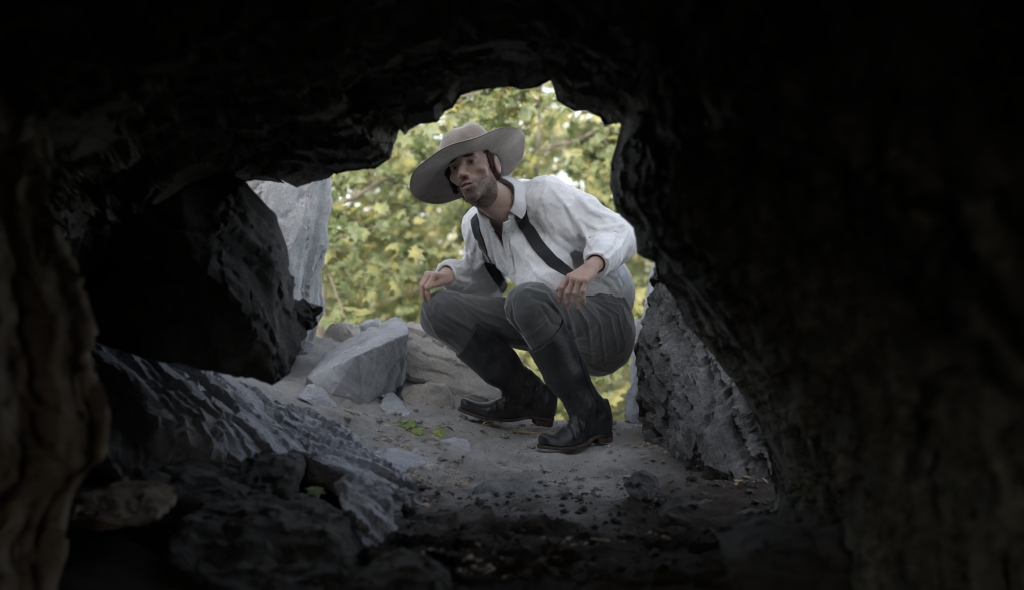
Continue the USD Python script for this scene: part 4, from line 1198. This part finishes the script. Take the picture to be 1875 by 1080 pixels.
rs = np.linspace(0.088, 0.214, 26)
top = [brim(np.full_like(TH, r), TH) + 0.0025 * hn for r in rs]
bot = [brim(np.full_like(TH, r), TH) - 0.0025 * hn for r in rs[::-1]]
tip = [brim(np.full_like(TH, 0.2165), TH)]
prof = [(0.098, 0.0), (0.0995, 0.012), (0.1005, 0.03), (0.099, 0.055), (0.094, 0.082), (0.084, 0.107), (0.068, 0.128), (0.047, 0.142), (0.024, 0.149), (0.003, 0.151)]
crn = []
for r, z in prof:
    rr = r * (1 + 0.06 * np.cos(2 * TH + 1.57)) * (1 + 0.012 * np.sin(3 * TH + z * 40))
    lean_ = z * 0.16
    crn.append(HATC + np.outer(rr * np.cos(TH) + lean_, ha) + np.outer(rr * np.sin(TH), hb) + np.outer(z + 0.004 * np.sin(2 * TH + 1) * (z > 0.05) - 0.010 * np.exp(-((np.cos(TH) - 0.1) / 0.5) ** 2) * (z > 0.11), hn))
inn = [c * 0.965 + (HATC + 0.03 * hn) * 0.035 for c in crn[::-1]]
hat = obj('hat', ring_mesh(crn + inn), M_felt, man, smooth=50, label='wide brimmed taupe felt hat with a round crown')
obj('brim', ring_mesh(top + tip + bot), M_felt, hat, smooth=50)

# ------------------------------------------------------------------ shirt
CUFL_A, CUFL_B = EL + (WL - EL) * 0.80, EL + (WL - EL) * 1.06
CUFR_A, CUFR_B = ER + (WR - ER) * 0.80, ER + (WR - ER) * 1.04


def shirt0(p):
    d = torso_in(p) - 0.016
    neck = rc(p, NECK_T, NB, 0.068, 0.075)
    d = smin(d, rc(p, C1 + 0.03 * FWD, W1 + np.array([0.0, 0, -0.01]), 0.142, 0.152), 0.06)
    d = smin(d, rc(p, P(985, 440, 5.30), P(1000, 520, 5.22), 0.11, 0.10), 0.07)
    d = smin(d, rc(p, P(1068, 515, 5.40), P(1098, 538, 5.45), 0.128, 0.128), 0.05)
    d = smin(d, rc(p, SL + np.array([-0.01, 0.01, 0.0]), SL + (EL - SL) * 0.5, 0.086, 0.088), 0.04)
    d = smin(d, rc(p, SL + (EL - SL) * 0.5, EL + np.array([0.005, 0, 0.004]), 0.090, 0.082), 0.04)
    d = smin(d, rc(p, EL, EL + (WL - EL) * 0.75, 0.083, 0.058), 0.03)
    d = smin(d, rc(p, SR, ER, 0.078, 0.074), 0.04)
    d = smin(d, rc(p, ER, ER + (WR - ER) * 0.75, 0.076, 0.060), 0.04)
    d = smin(d, rc(p, CUFL_A, CUFL_B, 0.043, 0.041), 0.016)
    d = smin(d, rc(p, CUFR_A, CUFR_B, 0.045, 0.041), 0.02)
    # the billow of cloth, long soft folds
    near = np.abs(d) < 0.06
    if near.any():
        pn = p[near]
        dirn = nrm(EL - SL)
        fold = strata(pn, dirn + np.array([0, 0, -0.25]), 201, 3.2, 11.0) - 0.45
        fine = strata(pn, np.array([-0.35, -0.2, -0.8]), 203, 7.0, 26.0) - 0.45
        d = d.copy()
        crease = ridged(pn @ frame_of(np.array([-0.5, -0.2, -0.9])).T * np.array([9.0, 9.0, 3.5]), 1.0, 209, 2) - 0.4
        d[near] -= 0.022 * fold + 0.010 * fine + 0.010 * crease
    return d


V_LINES = [(0.010, 0.012, [(1010, 345), (1050, 395), (1085, 455)]), (0.012, 0.014, [(1040, 340), (1080, 385), (1125, 400)]), (-0.010, 0.012, [(1030, 372), (1050, 420), (1080, 462)]),
           (0.010, 0.010, [(1060, 400), (1095, 420), (1140, 412)]), (-0.010, 0.009, [(1075, 440), (1105, 425), (1135, 428)]), (0.008, 0.008, [(1100, 470), (1120, 445), (1128, 420)]), (0.008, 0.007, [(1112, 476), (1138, 450), (1150, 425)]),
           (-0.007, 0.007, [(1106, 474), (1130, 448), (1140, 424)]), (0.009, 0.014, [(990, 400), (1020, 440), (1060, 470)]), (0.008, 0.014, [(905, 400), (918, 450), (940, 520)]), (-0.007, 0.012, [(895, 430), (905, 480), (915, 520)]),
           (0.010, 0.012, [(860, 420), (852, 460), (850, 495)]), (-0.008, 0.010, [(875, 440), (868, 480), (862, 505)]), (0.010, 0.010, [(840, 490), (870, 497), (885, 480)]), (0.008, 0.008, [(835, 512), (870, 520), (890, 515)]), (-0.008, 0.008, [(832, 503), (860, 508), (880, 500)]),
           (0.009, 0.009, [(1085, 505), (1115, 515), (1130, 535)]), (-0.008, 0.008, [(1090, 515), (1112, 525), (1120, 540)]), (0.008, 0.009, [(1105, 500), (1128, 508), (1136, 525)]), (0.006, 0.010, [(960, 470), (985, 505), (1010, 520)])]
shirt1 = folds_on(shirt0, V_LINES)
VN = [P(*s) for s in ((874, 376, 5.0), (921, 352, 5.0), (926, 458, 5.0))]


NAX = nrm(NECK_T - NB)


def in_wedge(p):
    """Negative inside the open neck: a prism of the V towards the chest."""
    u = 937.5 + p[:, 0] / (K * p[:, 1])
    w = 540 - (p[:, 2] - CAM_H) / (K * p[:, 1])
    tri = np.array([(872, 370), (926, 340), (930, 400), (927, 459)], float)
    d = np.full(len(p), -1e3)
    for i in range(len(tri)):
        a, b = tri[i], tri[(i + 1) % len(tri)]
        e = (b - a) / np.linalg.norm(b - a)
        d = np.maximum(d, (u - a[0]) * e[1] - (w - a[1]) * e[0])
    return np.maximum(d * K * 5.2, p[:, 1] - 5.42)


def shirt(p):
    d = shirt1(p)
    d = smax(d, -in_wedge(p), 0.004)
    d = smax(d, -(rc(p, NECK_T, NB + (NB - NECK_T) * 0.25, 0.064, 0.068)), 0.006)
    d = smax(d, np.where(np.linalg.norm(p - NECK_T, axis=1) < 0.16, (p - NB) @ NAX - 0.012, -1), 0.004)
    d = smax(d, -(rc(p, CUFL_A, CUFL_B + (CUFL_B - CUFL_A) * 0.6, 0.033, 0.036)), 0.003)
    d = smax(d, -(rc(p, CUFR_A, CUFR_B + (CUFR_B - CUFR_A) * 0.6, 0.033, 0.036)), 0.003)
    dl = nrm(CUFL_B - CUFL_A)
    d = smax(d, np.where(np.linalg.norm(p - CUFL_B, axis=1) < 0.09, (p - CUFL_B) @ dl, -1), 0.004)
    dr = nrm(CUFR_B - CUFR_A)
    d = smax(d, np.where(np.linalg.norm(p - CUFR_B, axis=1) < 0.09, (p - CUFR_B) @ dr, -1), 0.004)
    return d


lo, hi = box_around([NB, W1, SL, SR, EL, ER, WL, WR, P(1110, 560, 5.4)], 0.18)
sh = obj('shirt', march(shirt, lo, hi, 0.0043), M_shirt, man, smooth=True, label='loose off white work shirt open at the neck')


def ribbon(f, pts, width, thick, lift, n=60, tilt=None):
    """A band laid on the surface f along a pixel line."""
    pts = np.array(pts, float)
    seg = np.r_[0, np.cumsum(np.hypot(*np.diff(pts, axis=0).T))]
    t = np.linspace(0, seg[-1], n)
    px = np.c_[np.interp(t, seg, pts[:, 0]), np.interp(t, seg, pts[:, 1])]
    c = np.array([trace(f, *s) for s in px])
    for _ in range(3):
        c[1:-1] = 0.25 * c[:-2] + 0.5 * c[1:-1] + 0.25 * c[2:]
    return band(f, c, width, thick, lift)


def band(f, c, width, thick, lift):
    n = len(c)
    nn = grad(f, c, 0.012)
    tan = np.gradient(c, axis=0)
    tan /= np.linalg.norm(tan, axis=1, keepdims=True)
    side = np.cross(nn, tan)
    side /= np.linalg.norm(side, axis=1, keepdims=True)
    w = np.broadcast_to(width, n)
    rings = []
    us = np.linspace(-0.5, 0.5, 7)
    rows = []
    for u_ in us:
        p = c + side * (w * u_)[:, None]
        for _ in range(3):
            dd = f(p)
            p = p - nn * np.clip(dd, -0.02, 0.02)[:, None]
        rows.append(p + nn * lift)
    rows = np.array(rows)
    rows[1:-1] = 0.25 * rows[:-2] + 0.5 * rows[1:-1] + 0.25 * rows[2:]
    top_, bot_ = rows + nn[None] * thick, rows - nn[None] * thick
    loop = np.concatenate([top_, bot_[::-1]], 0)                      # around the section
    v = loop.transpose(1, 0, 2).reshape(-1, 3)
    k = loop.shape[0]
    f_ = []
    for i in range(n - 1):
        for j in range(k):
            a, b = i * k + j, i * k + (j + 1) % k
            f_ += [[a, b, b + k], [a, b + k, a + k]]
    for e in (0, (n - 1) * k):
        f_ += [[e, e + j, e + j + 1] for j in range(1, k - 1)]
    return v, np.array(f_)


sus = obj('suspender', ribbon(shirt, [(945, 350), (945, 360), (948, 378), (962, 412), (985, 450), (1012, 480), (1040, 500), (1060, 515)], 0.047, 0.0022, 0.003), M_strap, man, smooth=40, label='wide black suspender over the left shoulder')
obj('suspender', ribbon(shirt, [(868, 398), (873, 420), (882, 450), (893, 476), (908, 505), (925, 530)], 0.040, 0.0022, 0.003, n=36), M_strap, man, smooth=40, label='black suspender on the right side, half hidden by the sleeve')
# collar leaves
fw = nrm(np.array([-0.45, -0.89, 0]))
fw = nrm(fw - NAX * (fw @ NAX))
sw = np.cross(NAX, fw)
if sw[0] < 0:
    sw = -sw


def collar_leaf(s0, s1, fall, out_, seed):
    """Stand-and-fall collar: turned over from its top fold, from angle s0 round to s1 (0 = front)."""
    a = np.linspace(s0, s1, 40)
    rows = []
    for k, (r, h) in enumerate([(0.070, -0.012), (0.071, 0.012), (0.074, 0.030), (0.080, 0.034), (0.088, 0.024), (0.094, 0.006), (0.100, -fall * 0.6), (0.104, -fall)]):
        fr = k / 7
        hh = h + 0.006 * np.sin(a * 5 + seed) * fr - 0.010 * fr * np.clip(1 - np.abs(a - s0) / 0.5, 0, 1)
        r_ = r + out_ * fr * np.clip(1 - np.abs(a - s0) / 0.9, 0, 1) + 0.003 * np.sin(a * 7 + seed) * fr
        rows.append(NB + np.outer(r_ * np.cos(a), fw) + np.outer(r_ * np.sin(a), sw) + np.outer(hh, NAX))
    v = np.array(rows)
    n_ = np.cross(np.gradient(v, axis=1), np.gradient(v, axis=0))
    n_ /= np.maximum(np.linalg.norm(n_, axis=2, keepdims=True), 1e-9)
    lo_, hi_ = v - n_ * 0.0013, v + n_ * 0.0013
    loop = np.concatenate([hi_, lo_[::-1]], 0)
    nr, nc = loop.shape[:2]
    f_ = []
    for i in range(nr):
        for k in range(nc - 1):
            a0, b0 = i * nc + k, ((i + 1) % nr) * nc + k
            f_ += [[a0, a0 + 1, b0 + 1], [a0, b0 + 1, b0]]
    return loop.reshape(-1, 3), np.array(f_)


obj('collar', collar_leaf(0.62, 3.14, 0.006, 0.0, 1.0), M_shirt, sh, smooth=50, label='turned down collar side standing bright beside the jaw')
obj('collar', collar_leaf(-0.62, -3.10, 0.012, 0.0, 2.0), M_shirt, sh, smooth=50)
obj('placket', ribbon(shirt1, [(927, 405), (927, 440), (934, 470), (940, 500)], 0.028, 0.0016, 0.003, n=40), M_shirt, sh, smooth=40)
for bx_, by_ in ((936, 468), (926, 425)):
    c = trace(shirt1, bx_, by_)
    n_ = grad(shirt1, c, 0.01)[0]
    cyl = trimesh.creation.cylinder(0.0055, 0.003, sections=16)
    fr = frame_of(n_)
    obj('button', (cyl.vertices @ fr + c + n_ * 0.006, cyl.faces), M_bone, sh, smooth=30)

# ------------------------------------------------------------------ trousers
def leg(p, H, Kn, A, kr):
    d = rc(p, H, Kn, 0.105, kr)
    d = smin(d, np.linalg.norm(p - Kn, axis=1) - kr * 1.02, 0.03)
    mid = Kn + (A - Kn) * 0.42
    d = smin(d, rc(p, Kn + np.array([0, 0, -0.01]), mid, kr * 0.98, kr * 0.80), 0.02)
    return d


def trousers0(p):
    dl = leg(p, HL, KL, AL, 0.077)
    dr = leg(p, HR, KR, AR, 0.078)
    d = smin(dl, dr, 0.02)
    pel = rc(p, P(1080, 588, 5.38), P(1050, 580, 5.52), 0.135, 0.13)
    pel = smin(pel, ell(p, P(1098, 612, 5.45), (0.130, 0.15, 0.155)), 0.06)
    pel = smin(pel, rc(p, P(1085, 540, 5.46), P(1062, 535, 5.5), 0.125, 0.12), 0.05)
    d = smin(d, pel, 0.04)
    near = np.abs(d) < 0.05
    if near.any():
        pn = p[near]
        d = d.copy()
        d[near] -= 0.008 * (strata(pn, (0.5, 0.3, -0.8), 301, 4.0, 17.0) - 0.45) + 0.006 * (ridged(pn @ frame_of(np.array([0.6, 0.2, -0.75])).T * np.array([14.0, 14.0, 5.0]), 1.0, 305, 2) - 0.4)
    return d


T_LINES = [(0.006, 0.008, [(1050, 552), (1075, 590), (1085, 660)]), (0.008, 0.006, [(1065, 552), (1098, 590), (1108, 660)]), (0.005, 0.008, [(1080, 552), (1118, 580), (1130, 640)]), (0.007, 0.005, [(1095, 552), (1132, 575), (1142, 620)]),
           (0.004, 0.006, [(1105, 552), (1140, 560), (1148, 590)]), (0.006, 0.009, [(1035, 560), (1050, 610), (1062, 670)]), (0.007, 0.006, [(1030, 575), (1035, 610), (1042, 640)]),
           (-0.008, 0.008, [(975, 545), (1000, 552), (1025, 575)]), (0.010, 0.009, [(965, 530), (1000, 540), (1030, 580)]), (-0.008, 0.007, [(990, 560), (1010, 590), (1040, 600)]), (0.009, 0.008, [(925, 545), (930, 580), (945, 615)]), (-0.007, 0.007, [(935, 550), (940, 585), (955, 610)]),
           (0.009, 0.009, [(1000, 580), (975, 605), (955, 618)]), (0.009, 0.009, [(770, 545), (785, 580), (800, 610)]), (-0.008, 0.008, [(780, 550), (800, 585), (830, 605)]), (0.009, 0.009, [(795, 545), (815, 575), (860, 600)]), (0.006, 0.01, [(830, 545), (880, 570), (930, 585)]), (0.005, 0.008, [(850, 560), (890, 590), (920, 600)])]
trousers1 = folds_on(trousers0, T_LINES)


def trousers(p):
    return smax(trousers1(p), -(shirt0(p) + 0.004) - 0.02 * 0, 0.004) if False else trousers1(p)


lo, hi = box_around([HL, HR, KL, KR, KL + (AL - KL) * 0.5, KR + (AR - KR) * 0.5, P(1110, 620, 5.6)], 0.19)
tro = obj('trousers', march(trousers, lo, hi, 0.0045), M_trousers, man, smooth=True, label='dark grey wool trousers, creased at the hip and tucked into the boots')


# ------------------------------------------------------------------ boots
def boot(Kn, A, toe, heel, up, seed, label, sole_h=0.011, top_at=0.27, dip=0.5):
    """A: ankle joint; toe and heel: points under the sole's ends."""
    toe, heel, A = np.asarray(toe), np.asarray(heel), np.asarray(A)
    ax = nrm(toe - heel)
    up = nrm(np.asarray(up) - ax * (np.asarray(up) @ ax))
    sd = np.cross(ax, up)
    L = np.linalg.norm(toe - heel)
    top = Kn + (A - Kn) * top_at
    sh_ax = nrm(A - top)

    def loc(p):
        q = p - heel
        return np.stack([q @ ax, q @ sd, q @ up], 1)

    hb_ = 0.024                                      # heel block

    def sole_z(x):                                 # height of the sole's underside above the heel-toe line
        t = x / L
        return hb_ * 0.95 * sstep(0.50, 0.22, t) + 0.012 * sstep(0.78, 1.02, t)

    def half(x):
        t = np.clip(x / L, 0, 1)
        return 0.031 + 0.017 * np.exp(-((t - 0.70) / 0.22) ** 2) - 0.006 * np.exp(-((t - 0.38) / 0.15) ** 2)

    def sole_plan(q, grow):
        t = q[:, 0]
        d_side = np.abs(q[:, 1]) - half(t) - grow
        ctr = L - 0.040
        rt = np.linalg.norm(np.c_[(q[:, 0] - ctr) / 1.0, q[:, 1]], axis=1) - 0.044 - grow
        rh = np.linalg.norm(np.c_[q[:, 0] - 0.033, q[:, 1]], axis=1) - 0.033 - grow
        d = np.where(t > ctr, np.maximum(rt, d_side), np.where(t < 0.033, np.maximum(rh, d_side), d_side))
        return d

    def foot(p):
        q = loc(p)
        z0 = sole_z(q[:, 0]) + sole_h
        qz = q[:, 2] - z0
        tt = q[:, 0] / L
        # upper: height profile over the foot
        hgt = 0.040 + 0.075 * sstep(0.82, 0.30, tt)
        w = half(q[:, 0])
        yy = q[:, 1] / np.maximum(w, 1e-3)
        body_ = np.sqrt(yy ** 2 + (np.maximum(qz, 0) / hgt) ** 2) - 1
        dd = body_ * np.minimum(w, hgt) * 0.9
        dd = np.maximum(dd, -qz)
        dd = smax(dd, sole_plan(q, 0.0), 0.012)
        return dd

    def fun(p):
        d = foot(p)
        q = loc(p)
        hl_c = heel + ax * 0.048 + up * 0.075
        d = smin(d, ell(q, (0.046, 0, 0.072), (0.048, 0.036, 0.060)), 0.02)
        d = smin(d, rc(p, heel + ax * 0.058 + up * 0.085, A, 0.042, 0.050), 0.025)
        shaft = rc(p, A - 0.005 * sh_ax, A + (top - A) * 0.45, 0.052, 0.074)
        shaft = smin(shaft, rc(p, A + (top - A) * 0.45, top - sh_ax * 0.06, 0.076, 0.083), 0.02)
        d = smin(d, shaft, 0.035)
        n_ = np.abs(d) < 0.03
        if n_.any():
            pn = p[n_]
            d = d.copy()
            ank = np.exp(-(np.linalg.norm(pn - A - 0.02 * ax, axis=1) / 0.085) ** 2)
            wr = strata(pn, sd, seed, 5.0, 30.0) - 0.45
            tq = (pn - heel) @ ax / L
            vamp = np.exp(-((tq - 0.62) / 0.13) ** 2) * (((pn - heel) @ up) < 0.10)
            d[n_] -= 0.010 * wr * (0.18 + ank + 0.55 * vamp)
        # open top, dipping in front
        front = nrm(np.cross(np.cross(sh_ax, ax), sh_ax))
        cut = (top - p) @ sh_ax - dip * 0.05 * np.clip(((p - top) @ front) / 0.08, -1, 1) * -1
        d = smax(d, cut, 0.003)
        d = smax(d, -rc(p, A, top - sh_ax * 0.10, 0.046, 0.0785), 0.003)
        return d

    lo, hi = box_around([toe, heel, A, top, heel - up * 0.02, toe + up * 0.05], 0.11)
    b = obj('boot', march(fun, lo, hi, 0.0042), M_leather, man, smooth=True, label=label)

    def sole(p):
        q = loc(p)
        z0 = sole_z(q[:, 0])
        d = np.maximum(sole_plan(q, 0.0045), np.maximum(q[:, 2] - z0 - sole_h, z0 - q[:, 2]))
        return d

    def heel_block(p):
        q = loc(p)
        d = np.maximum(sole_plan(q, 0.003), np.maximum(q[:, 2] - hb_ * 0.93, -q[:, 2]))
        return smax(d, q[:, 0] - 0.072 - 0.1 * q[:, 2], 0.002)

    lo, hi = box_around([toe, heel, heel + up * 0.05, toe + up * 0.04, heel - up * 0.005], 0.07)
    obj('sole', march(sole, lo, hi, 0.0036), M_sole, b, smooth=40)
    obj('boot_heel', march(heel_block, lo, heel + 0.12, 0.0036), M_sole, b, smooth=40)
    # pull strap at the top edge
    return fun, b


boot_lf, bl = boot(KL, AL, P(992, 826, 4.97), P(1117, 806, 5.14), (0.05, 0.0, 1), 401, 'black leather tall boot planted nearest, toe pointing left')
boot_rf, br = boot(KR, AR, P(842, 757, 5.38), P(1010, 779, 5.46), (0.12, -0.12, 1), 402, 'black leather tall boot set back on the ridge, toe raised to the left')
for f_, b_, line in ((boot_lf, bl, [(1052, 592), (1058, 640), (1072, 690), (1092, 735)]), (boot_rf, br, [(862, 606), (850, 622), (836, 640)])):
    obj('boot_seam', ribbon(f_, line, 0.007, 0.0018, 0.001, n=30), M_leather, b_, smooth=40)
